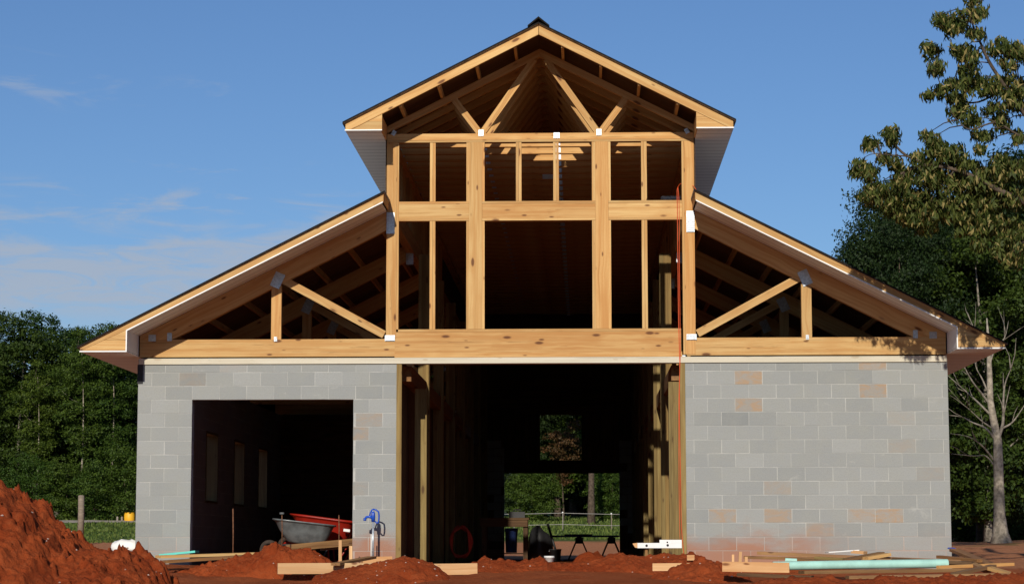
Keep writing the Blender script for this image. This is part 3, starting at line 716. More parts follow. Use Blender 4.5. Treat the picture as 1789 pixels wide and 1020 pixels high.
# planks and pipe at the front right
plank('longest brown plank lying against the right block wall', A(1325, 965.5, -2.2), A(1694, 981, -3.0), .20, .045, M_OLD)
plank('dark plank just beneath the longest brown plank', A(1300, 973, -2.7), A(1560, 978, -3.0), .18, .04, M_OLD)
plank('short crossed offcut left of the white sheet strip', A(1427, 974, -2.9), A(1476, 977, -3.2), .12, .04, M_TREAT)
plank('offcut crossing the pile below the white sheet strip', A(1468, 979, -3.2), A(1540, 966, -2.7), .12, .04, M_OLD)
plank('small light offcut on top of the plank pile', A(1490, 963, -2.4), A(1512, 965, -2.5), .12, .04, M_PALE)
plank('tilted offcut with bright end above the pipe middle', A(1512, 975, -3.1), A(1552, 968, -2.9), .12, .04, M_PINE)
plank('wide brown plank lying in front of the teal pipe', A(1400, 999, -5.0), A(1702, 995, -4.5), .24, .04, M_OLD)
plank('narrow orange plank pointing out past the right end of the pile', A(1640, 990, -4.3), A(1768, 985, -3.6), .09, .04, M_PINE)
plank('reddish board slanting down beside the right wall corner', A(1667, 960, -1.0), A(1730, 986, -3.0), .14, .04, M_OLD)
plank('lower right plank sloping out of the picture', A(1722, 990, -4.4), A(1800, 1012, -5.0), .12, .04, M_PINE)
plank('short stub of board under the right end of the pipe', A(1660, 984, -3.7), A(1702, 982, -3.3), .14, .05, M_OLD)
plank('plank along the very bottom right edge', A(1480, 1008, -5.3), A(1760, 1003, -5.0), .18, .04, M_OLD)
plank('dark offcut wedged behind the pipe near its left end', A(1395, 978, -3.6), A(1450, 982, -3.9), .14, .05, M_OLD)
plank('crooked bit of board between pipe end and orange plank', A(1700, 985, -3.9), A(1725, 997, -4.4), .10, .04, M_OLD)
plank('dark plank standing in for a shadow gap below the pale form board at right', A(1290, 1003, -4.9), A(1420, 1008, -5.2), .16, .04, M_DARKW)  # dark board added where the pile only has shaded gaps
plank('thin dark board standing in for shade between the pipe and the longest brown plank', A(1560, 976, -3.5), A(1700, 984, -3.9), .16, .04, M_DARKW)  # dark wood stands in for shadow inside the pile
plank('slim tilted offcut crossing under the right end of the longest brown plank', A(1640, 972, -2.5), A(1712, 979, -3.4), .08, .04, M_OLD)
plank('split brown board angled across the wide plank at the bottom right', A(1650, 1006, -5.2), A(1735, 988, -4.3), .10, .04, M_OLD)
def tube_thing(name, label, cat, pts, r, m, n=14):
    c = Vector(pts[0]); b = MB(); b.tube([Vector(p)-c for p in pts], r, n, cap=False)
    pin = [Vector(p)-c for p in pts]; b.tube(list(reversed(pin)), r*.88, n, cap=False)
    # annular end rims
    k = n
    base = 0
    Np = len(pts)
    for e in (0, 1):
        o_ring = range(0, n) if e == 0 else range((Np-1)*n, Np*n)
        i_ring = range(Np*n+(Np-1)*n, Np*n+Np*n) if e == 0 else range(Np*n, Np*n+n)
        O = [b.v[i] for i in o_ring]; I = [b.v[i] for i in i_ring]
        vs = []
        I2 = [min(I, key=lambda q: (q-p).length) for p in O]
        b.add(O+I2, [(j, (j+1) % n, n+(j+1) % n, n+j) for j in range(n)])
    o = b.build(name, m, None, True); o.location = c
    return tag(o, label, cat)
tube_thing('drain_pipe', 'long straight teal drain pipe lying on the plank pile', 'pipe', [A(1350, 988, -4.55), A(1500, 985.5, -4.35), A(1655, 983.5, -4.1)], .056, M_TEAL)
tube_thing('drain_pipe', 'short green pipe end resting above the left end of the teal drain pipe', 'pipe', [A(1372, 977.5, -3.9), A(1392, 978.5, -3.9)], .026, M_TEAL)
o = MB().box((0, 0, 0), (.42, .24, .012), 0).build('sheet_strip', M_PAPER); o.location = A(1448, 965, -2.5); o.rotation_euler = (0, -.07, .1)
tag(o, 'thin white strip of sheet resting on the plank pile', 'sheet')
o = MB().box((0, 0, 0), (.16, .16, .02), 0).build('scrap', M_BLUE); o.location = A(1664, 958, -.5); o.rotation_euler = (0, .25, .3); tag(o, 'small blue plastic scrap by the right wall corner', 'scrap')
# left: planks, teal sheet, white sack
plank('upper plank leaning out of the garage mouth beside the teal board', A(276, 972, -1.7), A(498, 965, -.6), .20, .04, M_PINE)
plank('lower brown plank lying in shadow on the clay left of the garage', A(285, 981, -2.3), A(430, 971, -1.5), .20, .04, M_OLD)
plank('plank slung under the grey wheelbarrow reaching toward the pier', A(500, 957, -.2), A(640, 944, .5), .10, .035, M_OLD, False)
plank('second plank behind, below the red wheelbarrow handles', A(560, 956, .25), A(640, 949, .6), .09, .035, M_OLD, False)
o = MB().box((0, 0, 0), (.52, .5, .03), 0).build('foam_board', M_TEALS); o.location = A(278, 971, -.75); o.rotation_euler = (0, -.10, .05)
tag(o, 'bright teal foam board propped at the foot of the left block pier', 'foam board')
def sack():
    b = MB(); L = []
    for k in range(7):
        t = k/6; zz = t*.17; sc = (1.0, 1.04, 1.05, 1.02, .93, .80, .45)[k]
        L.append([Vector((cos(a)*abs(cos(a))**-.35*.22*sc*(1+.05*sin(5*a+k)), sin(a)*abs(sin(a)+1e-6)**-.35*.13*sc, zz+.012*sin(4*a+1.7*k))) for a in np.linspace(.01, 2*pi+.01, 28, endpoint=False)])
    b.loops(L, cap0=True, cap1=True); o = b.build('sack', M_PAPER, None, True); return o
o = sack(); o.location = A(221, 962, 1.0); tag(o, 'crumpled white sack lying by the left corner of the barn', 'sack')
# yellow drum far left, with lid
yd = empty('plastic_drum', tuple(A(226, 909, 84))); s_ = .28
MB().tube([(0, 0, -.2), (0, 0, .02), (0, 0, .06), (0, 0, .30), (0, 0, .34), (0, 0, .40)], [s_*.9, s_*.95, s_, s_, s_*.95, s_*.9], 20).build('drum_body', M_YELLOW, yd, True)
MB().tube([(0, 0, .402), (0, 0, .43)], s_*.93, 20).build('lid', M_YELLOW, yd)
tag(yd, 'small yellow plastic drum at the edge of the far pasture', 'drum')
o = MB().tube([(0, 0, -.6), (.01, 0, .3), (0, 0, 1.05), (0, .0, 1.08)], [.13, .125, .12, .07], 12).build('wooden_post', M_GREYP, None, True); o.location = A(141, 912, 55)
tag(o, 'thick grey wooden post standing alone at the pasture edge, left', 'post')
for px, nm in ((205, 'left of the two short stumps'), (213, 'right of the two short stumps')):
    o = MB().tube([(0, 0, -.3), (0, 0, .2), (.01, 0, .22)], [.06, .055, .03], 8).build('stump_post', M_GREYP, None, True); o.location = A(px, 909, 84); tag(o, nm+' beside the yellow drum', 'post', 'short stumps beside the drum')

# white painted beam with bolt holes
wb = empty('painted_beam', tuple(A(1105, 950, -.9)))
b = MB(); b.box((.07, -.03, -.055), (.70, .02, .018), 0); b.box((.385, -.028, .019), (.70, .02, .062), 0); b.build('board', M_WHITE, wb)
b = MB(); b.prism([(0, .01), (.068, .02), (.068, -.052), (.035, -.045)], -.025, .018, (1, 0, 0)); b.build('broken_end', M_PALE, wb)
for x, z in ((.20, -.020), (.50, -.015), (.495, .028)):
    MB().tube([(x, -.034, z), (x, -.02, z)], .018 if z < 0 else .011, 12).build('bolt', M_BLACK, wb, True)
pbox('stake', M_OLD, (.18, .03, -.30), (.215, .065, -.01), 2, wb)
tag(wb, 'white painted beam with round bolt holes and a splintered left end', 'beam')

# ---- yard hydrant
hy = empty('yard_hydrant', tuple(A(651.5, 975, -.42)))
MB().tube([(0, 0, -.1), (0, 0, .56)], .017, 12).build('pipe', M_GALV, hy, True)
pr = MB().tube([(-.028, .02, -.1), (-.028, .02, .35)], .008, 8).build('drain_tube', M_PAPER, hy, True)
hd = MB()
hd.tube([(0, 0, .53), (0, 0, .60), (0, 0, .66), (0, 0, .685)], [.026, .032, .026, .015], 12)
hd.tube([(.01, 0, .59), (-.055, 0, .603), (-.10, 0, .598), (-.118, 0, .565)], [.024, .021, .019, .018], 10)
hd.tube([(-.118, 0, .585), (-.122, 0, .545)], [.023, .022], 10)
head = hd.build('head', M_BLUE, hy, True)
lv = MB(); lv.tube([(-.055, 0, .60), (-.042, 0, .66), (-.015, 0, .705), (.01, 0, .712)], [.010, .010, .012, .012], 8)
lv.tube([(.0, 0, .715), (.045, 0, .700), (.078, 0, .675), (.086, 0, .62), (.084, 0, .56), (.075, 0, .515), (.05, 0, .512), (.03, 0, .54)], [.011, .012, .012, .012, .012, .012, .011, .011], 8)
lv.build('lever_handle', M_BLUE, hy, True)
MB().tube([(-.004, -.012, .66), (-.004, -.012, .70)], .007, 8).build('plunger_rod', M_GALV, hy, True)
tag(hy, 'blue headed yard hydrant with lever handle standing before the block pier', 'hydrant')

# ---- wheelbarrows
def rrect(cx, lx, ly, z, n=32, tilt=0, p=4.0):
    out = []
    for j in range(n):
        a = 2*pi*j/n; c, s = cos(a), sin(a); k = (abs(c)**p+abs(s)**p)**(-1/p)
        x = cx+c*k*lx; out.append(Vector((x, s*k*ly, z+tilt*(x))))
    return out
def wheelbarrow(tray_m, frame_m, label):
    r = empty('wheelbarrow'); tag(r, label, 'wheelbarrow', 'wheelbarrows parked in the garage opening')
    b = MB()   # the nose (wheel end) points to -x
    b.loops([rrect(.06, .27, .20, .30), rrect(.03, .33, .24, .33), rrect(-.01, .43, .30, .50), rrect(-.03, .50, .34, .64),
             rrect(-.03, .525, .355, .655), rrect(-.03, .525, .355, .632), rrect(-.03, .50, .335, .632), rrect(-.01, .42, .29, .50), rrect(.03, .32, .23, .345), rrect(.06, .26, .19, .315)], cap0=True, cap1=True)
    tr = b.build('tray', tray_m, r, True)
    rim = MB(); q = rrect(-.03, .528, .358, .652, 40); rim.tube(q+[q[0]], .013, 6, cap=False); rim.build('rim', tray_m, tr, True)
    for s in (-1, 1):
        MB().tube([(-.62, s*.06, .17), (-.30, s*.16, .26), (.10, s*.22, .285), (.50, s*.27, .36), (.92, s*.30, .45)], [.016, .016, .016, .017, .019], 8).build('handle', frame_m, r, True)
        MB().tube([(.10, s*.21, .28), (.16, s*.24, .02), (.30, s*.25, .01), (.44, s*.25, .34)], .013, 8).build('leg', frame_m, r, True)
    MB().tube([(.30, -.25, .16), (.30, .25, .16)], .011, 6).build('cross_brace', frame_m, r, True)
    wh = MB(); ring = []
    for j in range(29):
        a = 2*pi*j/28; ring.append((-.56+cos(a)*.125, 0, .15+sin(a)*.125))
    wh.tube(ring, .038, 10, cap=False); w_ = wh.build('wheel', M_RUBBER, r, True)
    MB().tube([(-.56, -.03, .15), (-.56, .03, .15)], .08, 16).build('hub', frame_m, w_, True)
    return r
wbw = wheelbarrow(M_STEEL, M_BLACK, 'grey steel wheelbarrow in front, its nose tipped up to the left')
wbw.location = A(527, 972, .72); wbw.location.z = .03; wbw.rotation_euler = (0, .11, RD(6)); wbw.scale = (.9, .9, .92)
wr = wheelbarrow(M_RED, M_RED, 'red wheelbarrow behind the grey one with red handles toward the pier')
wr.location = A(562, 972, 1.6); wr.location.z = .05; wr.rotation_euler = (0, .13, RD(-4))
wk = wheelbarrow(M_BLACK, M_BLACK, 'black wheelbarrow farthest back, half hidden by the block pier')
wk.location = A(596, 970, 2.6); wk.location.z = .02; wk.rotation_euler = (0, .04, RD(2))
MB().box((.34, -.372, .50), (.44, -.366, .54), 0).build('maker_label', M_PAPER, wr)

# ---- things inside the aisle
bench = empty('workbench', (0, 12.0, 0)); b0, b1 = A(838, 908, 12).x, A(925, 908, 12).x
for k in range(3): pass
def bt(b):
    for k in range(4): b.box((b0, -.35+.19*k, .80), (b1, -.17+.19*k, .84), 0)
bb = MB(); bt(bb); bb.build('bench_top', M_DARKW, bench)
pbox('apron', M_DARKW, (b0+.03, -.33, .66), (b1-.03, -.29, .798), 0, bench)
for x in (b0+.06, b1-.12):
    for y in (-.28, .32): pbox('leg', M_DARKW, (x, y, -.06), (x+.09, y+.04, .798 if y > 0 else .658), 2, bench)
pbox('shelf', M_DARKW, (b0+.16, -.24, .12), (b1-.13, .30, .14), 0, bench)
tag(bench, 'rough plank workbench standing in the shade of the aisle', 'workbench')
def drumlike(name, label, cat, loc, r, h_, m, handle=False, lid=None):
    root = empty(name, tuple(loc)); n = 24
    ring = lambda rr, z: [Vector((cos(2*pi*j/n)*rr, sin(2*pi*j/n)*rr, z)) for j in range(n)]
    MB().loops([ring(r*.85, 0), ring(r*.97, h_*.9), ring(r*1.04, h_*.9), ring(r*1.04, h_), ring(r*.95, h_), ring(r*.82, .01)], cap0=True, cap1=True).build('shell', m, root, True)
    if handle: MB().tube([(r*cos(a), -.02, h_*.93-abs(sin(a))*h_*.35) for a in np.linspace(0, pi, 12)], .004, 6).build('handle', M_GALV, root, True)
    if lid: MB().tube([(0, 0, h_+.001), (0, 0, h_+.02)], r*1.02, n).build('lid', lid, root, True)
    return tag(root, label, cat)
p = A(895, 970, 12.6); drumlike('storage_drum', 'dark blue drum standing under the workbench', 'drum', (p.x, 12.0, .145), .13, .47, M_BLUED, lid=M_BLUE)
p = A(970, 970, 11.0); drumlike('bucket', 'black bucket standing right of the workbench with a pole leaning in it', 'bucket', (p.x, 11.0, -.02), .12, .24, M_BLACK, True)
p = A(960, 978, -.9); drumlike('can', 'small white can lying low in the clay at the aisle mouth', 'can', (p.x-.0, -1.15, A(960, 981, -1.15).z), .072, .065, M_PAPER, lid=M_PAPER)
q0 = A(970, 958, 11.0); q1 = A(957, 915, 11.35); o = MB().tube([q0-q0, q1-q0], [.022, .026], 8).build('pole', M_BLACK, None, True); o.location = q0; tag(o, 'dark pole leaning from the bucket up to the workbench clutter', 'pole')
# tarp-covered saw beside the bench
def lump():
    b = MB(); L = []; n = 26
    prof = [(1.0, 0), (1.02, .25), (.98, .5), (.92, .68), (.70, .80), (.30, .88)]
    for k, (sc, z) in enumerate(prof):
        L.append([Vector((cos(a)*.27*sc*(1+.10*sin(3*a+k*.5)+.04*sin(9*a)), sin(a)*.3*sc*(1+.08*cos(4*a)), z*(1-.16*max(0, cos(a))) )) for a in np.linspace(0, 2*pi, n, endpoint=False)])
    b.loops(L, cap0=True, cap1=True); return b.build('covered_saw', M_BLACK, None, True)
o = lump(); o.scale = (.9, .9, .84); o.location = (A(943, 960, 12).x, 12.2, -.05); tag(o, 'dark tarp covered machine between the workbench and the bucket', 'covered machine')
q = A(905, 905, 12); tb = empty('tool_box', (q.x-.02, 12, .842)); MB().box((-.16, -.08, 0), (.16, .08, .12), 0).build('case', M_BLACK, tb)
MB().tube([(-.08, 0, .12), (-.07, 0, .16), (.07, 0, .16), (.08, 0, .12)], .01, 6).build('handle', M_BLACK, tb, True); tag(tb, 'black tool box on top of the workbench', 'tool box')
def sawhorse(px, label):
    x = A(px, 960, 23).x; r = empty('sawhorse', (x, 23, 0)); pbox('beam', M_DARKW, (-.06, -.40, .42), (.06, .40, .50), 1, r)
    pbox('gusset', M_DARKW, (-.10, -.33, .34), (.10, -.31, .49), 0, r)
    for sx in (-1, 1):
        for y in (-.35, .35): pbeam('leg', M_DARKW, (sx*.05, y, .46), (sx*.27, y*1.05, -.06), .035, .05, r)
    return tag(r, label, 'sawhorse', 'sawhorses at the rear of the aisle')
sawhorse(1012, 'left sawhorse carrying the long board near the rear doorway'); sawhorse(1068, 'right sawhorse carrying the long board near the rear doorway')
x0, x1 = A(962, 935, 23).x, A(1082, 935, 23).x
tag(MB().box((x0, 22.6, .502), (x1, 23.35, .545), 0).build('table_board', M_BLUED), 'long dark board laid across two sawhorses', 'board')
tag(MB().box((A(986, 930, 23).x, 22.7, .547), (A(1035, 930, 23).x, 23.1, .575), 0).build('panel', M_BLACK), 'short black panel lying on top of the long board', 'panel')
# red hose coil hanging on the left aisle wall
cp = []; c0 = A(805, 952, 6.6)
for j in range(130):
    a = 2*pi*j/26; e = .03*sin(j*.7); cp.append((c0.x+(.20+e+.02*(j/130))*sin(a)*(.65+.35*(1-cos(a))/2), 6.6-.05+.10*(j/130), c0.z+.06+.27*cos(a)+e))
MBo = MB(); cc = Vector(cp[0]); MBo.tube([Vector(p)-cc for p in cp], .014, 7); o = MBo.build('hose', M_HOSE, None, True); o.location = cc
tag(o, 'coiled red hose hanging in the dark left side of the aisle', 'hose')
# orange extension cord down the right corner post
pts = [A(1216, 331, -.25), A(1211, 325, -.06), A(1206, 321, .16), A(1196, 320, .17), A(1188, 322, .16), A(1183.5, 330, -.05), A(1183, 345, -.06), A(1183.5, 390, -.05), A(1184.5, 470, -.045), A(1185.5, 560, -.045), A(1187, 618, -.05), A(1187.5, 640, -.05), A(1187, 720, -.04), A(1189, 830, -.04), A(1190, 905, -.04), A(1192, 940, -.06), A(1196, 975, -.25)]
def smooth(ps, n=6):
    out = []
    for i in range(len(ps)-1):
        a, b_, c, d = ps[max(i-1, 0)], ps[i], ps[i+1], ps[min(i+2, len(ps)-1)]
        for k in range(n):
            t = k/n; out.append(.5*((2*b_)+(c-a)*t+(2*a-5*b_+4*c-d)*t*t+(3*b_-a-3*c+d)*t**3))
    return out+[ps[-1]]
cb = MB(); cc = pts[0]; cb.tube([p-cc for p in smooth(pts)], .005, 7)
pts2 = [A(1184.5, 328, -.03), A(1186.5, 360, -.035), A(1187, 470, -.03), A(1188, 560, -.03), A(1188.5, 620, -.05), A(1186, 700, -.05), A(1186.5, 860, -.05), A(1188, 942, -.06)]
cb.tube([p-cc for p in smooth(pts2)], .0042, 7)
o = cb.build('extension_cord', M_ORANGE, None, True); o.location = cc; tag(o, 'orange extension cord hanging down the right corner post', 'cord')
lt = A(1173, 347, 2.7); o = MB().box((-.17, -.08, -.02), (.17, .08, .03), 0).build('light_fitting', M_GALV); o.location = lt
MB().box((-.13, -.05, -.03), (.13, .05, -.021), 0).build('lens', M_GALV, o); tag(o, 'pale flat fitting resting above the right mid beam in the tower', 'fitting')

# ---------------------------------------------------------------- vegetation
def leaf_mesh(name, C, N, size, tone, m, aspect=.55, droop=None):
    """C centres, N normals, rhombic leaves; numpy arrays"""
    n = len(C); r = rng.normal(size=(n, 3))
    if droop is not None: r = np.array([0, 0, -1.])+r*droop
    T = r-(np.sum(r*N, 1, keepdims=True))*N; T /= np.linalg.norm(T, axis=1, keepdims=True)+1e-9
    B = np.cross(N, T); s = size[:, None]
    bend = N*s*.12
    V = np.stack([C-T*s*.5, C+B*s*aspect*.5-T*s*.05+bend, C+T*s*.5, C-B*s*aspect*.5-T*s*.05+bend], 1).reshape(-1, 3)
    me = bpy.data.meshes.new(name); me.vertices.add(4*n); me.vertices.foreach_set('co', V.astype(np.float32).ravel())
    me.loops.add(4*n); me.loops.foreach_set('vertex_index', np.arange(4*n, dtype=np.int32))
    me.polygons.add(n); me.polygons.foreach_set('loop_start', np.arange(n, dtype=np.int32)*4)
    a = me.attributes.new('tone', 'FLOAT', 'POINT'); a.data.foreach_set('value', np.repeat(np.clip(tone, 0, 1), 4).astype(np.float32))
    me.materials.append(m); me.update(calc_edges=True); return me
def unit(a): return a/(np.linalg.norm(a, axis=-1, keepdims=True)+1e-9)

def crown(H, zb, R, nl, clumps, per, size, m, name='crown', pineish=False, seed=0, dens=1.0):
    g = np.random.default_rng(seed); lobes = []
    for i in range(nl):
        t = (i+.5)/nl; z = zb+(H-zb)*t; prof = (sin(pi*min(1, .15+.85*(1-t)**.8))**.7 if not pineish else (1-t)**.7)
        a = i*2.4+g.uniform(-.5, .5); rr = R*max(.12, prof)*g.uniform(.35, .75)
        lobes.append((cos(a)*rr, sin(a)*rr, z+g.uniform(-.3, .3), R*g.uniform(.34, .60)*(.55+.45*prof), g.uniform(.40, .62)))
    Cs = []; Ns = []; Ts = []; S = []
    for (lx, ly, lz, lr, fl) in lobes:
        k = max(3, int(clumps*(lr/R)*1.6/nl*2.2))
        d = unit(g.normal(size=(k, 3))); rad = lr*g.uniform(.55, 1.08, size=(k, 1))
        c = np.array([lx, ly, lz])+d*rad*np.array([1, 1, fl]); keep = c[:, 2] > zb*.5; c = c[keep]; d = d[keep]; k = len(c)
        ct = g.uniform(0, 1, size=k)
        off = g.normal(size=(k, per, 3))*np.array([.17, .17, .10])*(R/3.0)**.5
        cc = (c[:, None]+off).reshape(-1, 3)
        nn = unit(np.repeat(d, per, 0)*.7+g.normal(size=(k*per, 3))*.55+np.array([0, 0, .45]))
        Cs.append(cc); Ns.append(nn); Ts.append(np.repeat(ct, per)*.45+g.uniform(0, .55, size=k*per)); S.append(g.uniform(.7, 1.3, size=k*per)*size)
    return leaf_mesh(name, np.concatenate(Cs), np.concatenate(Ns), np.concatenate(S), np.concatenate(Ts), m), lobes
def trunk_mb(H, r0, lobes, zb, seed=0, bend=.25, nlimb=7):
    g = random.Random(seed); b = MB(); pts = []; n = 9; ph = g.uniform(0, 6)
    for i in range(n):
        t = i/(n-1); pts.append(Vector((sin(t*3+ph)*bend*t, cos(t*2.3+ph)*bend*t, -.3+t*(H*.93+.3))))
    b.tube(pts, [r0*(1.35 if i == 0 else 1)*(1-.88*i/(n-1)) for i in range(n)], 9)
    for (lx, ly, lz, lr, fl) in g.sample(lobes, min(nlimb, len(lobes))):
        zs = max(zb*.8, lz-.22*math.hypot(lx, ly)-lr*.7); t = min(.95, (zs+.3)/(H*.93+.3)); i = t*(n-1); k = int(i); p = pts[k].lerp(pts[min(k+1, n-1)], i-k)
        e = Vector((lx, ly, lz)); mid = p.lerp(e, .5)+Vector((g.uniform(-.2, .2), g.uniform(-.2, .2), -.15)); rr = r0*(1-.88*t)*.5
        b.tube([p, mid, e], [rr, rr*.7, rr*.25], 6)
    return b
PROTO = {}
def proto(kind):
    if kind in PROTO: return PROTO[kind]
    K = { # H, zb, R, lobes, clumps, per, leaf size, material, bark, trunk r
        'broad': (12, 1.0, 3.4, 24, 1300, 18, .17, M_LEAF, M_BARKG, .16),
        'round': (10, 1.6, 3.8, 20, 1300, 18, .17, M_LEAF2, M_BARKD, .18),
        'slim': (13, 4.6, 2.2, 24, 560, 18, .16, M_LEAF2, M_BARKP, .09),
        'bush': (4.2, .1, 2.5, 16, 560, 16, .14, M_LEAF2, M_BARKD, .05),
        'pine': (15, 5.6, 3.0, 34, 900, 20, .20, M_NEEDLE, M_BARKD, .21),
        'brown': (7, 2.8, 1.6, 14, 240, 16, .18, M_BROWNL, M_BARKD, .08),
        'dark': (13, 1.5, 4.0, 28, 2300, 20, .15, M_LEAFD, M_BARKD, .2),
    }[kind]
    H, zb, R, nl, cl_, per, sz, lm, bk, tr = K; sd = len(PROTO)*13+5
    me, lobes = crown(H, zb, R, nl, cl_, per, sz, lm, 'crown', kind == 'pine', sd)
    tb_ = trunk_mb(H, tr, lobes, zb, sd); tm = tb_.build('trunk', bk, None, True); tmesh = tm.data; bpy.data.objects.remove(tm)
    PROTO[kind] = (me, tmesh, H); return PROTO[kind]
def tree(kind, x, y, h_, label, group, rz=None, wide=1., name='tree'):
    me, tm, H = proto(kind); r = empty(name, (x, y, gz(x, y)-.05), random.uniform(0, 6.28) if rz is None else rz); s = h_/H
    r.scale = (s*wide, s*wide, s); link('trunk', tm, r); link('crown', me, r); return tag(r, label, 'bush' if kind == 'bush' else 'tree', group)
def txy(px, Y): return A(px, 900, Y).x
WG = 'trees at the edge of the far wood'
# left edge of the wood
tree('broad', txy(30, 92), 92, 11.2, 'tall dark leafy tree at the left edge of the photo', WG)
tree('broad', txy(100, 95), 95, 11.5, 'rounded leafy tree second from the left edge, behind a pale trunk', WG, wide=1.1)
tree('round', txy(165, 97), 97, 10.4, 'leafy tree directly beyond the grey wooden post', WG)
tree('broad', txy(235, 93), 93, 10.8, 'leafy tree whose top is cut by the left eave of the barn', WG)
tree('slim', txy(139, 87), 87, 10.1, 'slim tree with a long pale trunk above the grey post', 'slim pale trunked trees at the left')
tree('slim', txy(192, 88), 88, 10.3, 'slim tree with a pale trunk nearest the barn wall', 'slim pale trunked trees at the left')
tree('slim', txy(62, 89), 89, 8.5, 'slim tree with a faint trunk near the left edge', 'slim pale trunked trees at the left')
tree('bush', txy(118, 86), 86, 3.1, 'green bush below the slim trunk by the grey post', 'bushes along the wood edge')
tree('bush', txy(222, 85), 85, 3.7, 'bright bush beyond the yellow drum', 'bushes along the wood edge', wide=1.1)
tree('bush', txy(60, 86), 86, 3.2, 'bush rising behind the big clay heap', 'bushes along the wood edge')
tree('bush', txy(172, 86), 86, 2.8, 'low bush between the two pale trunks', 'bushes along the wood edge')
tree('broad', txy(330, 94), 94, 10.5, 'leafy wood tree hidden behind the left lean-to roof', WG)
tree('round', txy(440, 95), 95, 10.1, 'leafy wood tree behind the left garage bay', WG)
tree('broad', txy(-60, 93), 93, 11.4, 'leafy tree just beyond the left edge of the photo', WG)
# seen through the aisle
tree('pine', txy(1033, 79), 79, 16, 'pine with a thick grey trunk seen through the rear doorway', 'trees seen through the aisle', .4, .8)
tree('dark', txy(905, 89), 89, 11, 'dark leafy tree on the left of the rear doorway view', 'trees seen through the aisle')
tree('round', txy(975, 93), 93, 11, 'green tree in the middle of the rear doorway view', 'trees seen through the aisle')
tree('brown', txy(985, 84), 84, 5.0, 'small tree with dying reddish leaves seen through the rear window', 'trees seen through the aisle')
tree('broad', txy(1075, 91), 91, 12, 'leafy tree on the right of the rear doorway view', 'trees seen through the aisle')
tree('bush', txy(930, 83), 83, 2.6, 'bush left of the pine trunk beyond the fence', 'trees seen through the aisle')
tree('bush', txy(1066, 84), 84, 2.6, 'bush right of the pine trunk beyond the fence', 'trees seen through the aisle')
tree('dark', txy(1000, 101), 101, 14, 'taller tree behind the middle of the doorway view', 'trees seen through the aisle')
tree('dark', txy(950, 104), 104, 12, 'tree closing the gap deep in the left of the doorway view', 'trees seen through the aisle')
for i, px in enumerate((560, 690, 800, 1180, 1300)):
    tree(('broad', 'round', 'pine', 'dark', 'broad')[i], txy(px, 98), 98, 12, ('leafy wood tree behind the garage end of the barn', 'leafy wood tree behind the left aisle wall', 'pine behind the left of the tower', 'dark tree behind the right aisle wall', 'leafy wood tree behind the right block wall')[i], WG)
# right side
tree('dark', txy(1575, 30), 30, 8.8, 'fuller leafy tree just above the slope of the right lean-to roof', 'trees to the right of the barn', .3, .75)
tree('dark', txy(1650, 33), 33, 9.8, 'dark leafy tree between the roof slope and the bare tree top', 'trees to the right of the barn', 2.2, .8)
tree('dark', txy(1600, 34), 34, 10.4, 'dark leafy tree rising above the right lean-to roof', 'trees to the right of the barn', 1.0, .72)
tree('broad', txy(1725, 30), 30, 9.0, 'mid green spreading tree behind the bare trunk', 'trees to the right of the barn', 2.0, .95)
tree('dark', txy(1830, 36), 36, 12, 'dark tree at the right edge behind the bare trunk', 'trees to the right of the barn')
tree('dark', txy(1712, 37), 37, 10.2, 'tall dark tree filling the gap below the hanging oak leaves', 'trees to the right of the barn', .7, .75)
tree('dark', txy(1800, 33), 33, 10.4, 'tall dark tree nearest the right edge below the oak', 'trees to the right of the barn', 2.7, .8)
tree('dark', txy(1700, 48), 48, 11, 'shaded tree low behind the bare trunk', 'trees to the right of the barn')
tree('dark', txy(1600, 56), 56, 11, 'shaded tree behind the right block wall corner', 'trees to the right of the barn')
tree('dark', txy(1790, 52), 52, 12, 'shaded tree deep in the wood at the right', 'trees to the right of the barn')
tree('bush', txy(1690, 46), 46, 3.4, 'shaded bush by the right wall corner', 'trees to the right of the barn')
tree('bush', txy(1780, 44), 44, 3.6, 'shaded bush right of the bare trunk', 'trees to the right of the barn')
tree('dark', txy(1920, 40), 40, 12, 'dark tree just beyond the right edge of the photo', 'trees to the right of the barn')
# mass of woods behind
Cs, Ns, Ss, Ts = [], [], [], []
g = np.random.default_rng(5)
for i in range(60):
    x = -62+i*2.25+g.uniform(-1, 1); y = 108+g.uniform(-4, 7); Hh = g.uniform(9, 11.5); z0 = gz(x, y)
    if x > 14: y -= 38; z0 = gz(x, y)
    k = 300; d = unit(g.normal(size=(k, 3))); c = np.array([x, y, z0+Hh*.5])+d*np.array([2.5, 2.0, Hh*.5])*g.uniform(.7, 1.05, size=(k, 1)); c[:, 2] = np.maximum(c[:, 2], z0+.2)
    per = 9; cc = (c[:, None]+g.normal(size=(k, per, 3))*.35).reshape(-1, 3); nn = unit(np.repeat(d, per, 0)+g.normal(size=(k*per, 3))*.6+np.array([0, 0, .3]))
    Cs.append(cc); Ns.append(nn); Ss.append(g.uniform(.35, .65, size=k*per)); Ts.append(np.repeat(g.uniform(0, 1, size=k), per)*.5+g.uniform(0, .5, size=k*per))
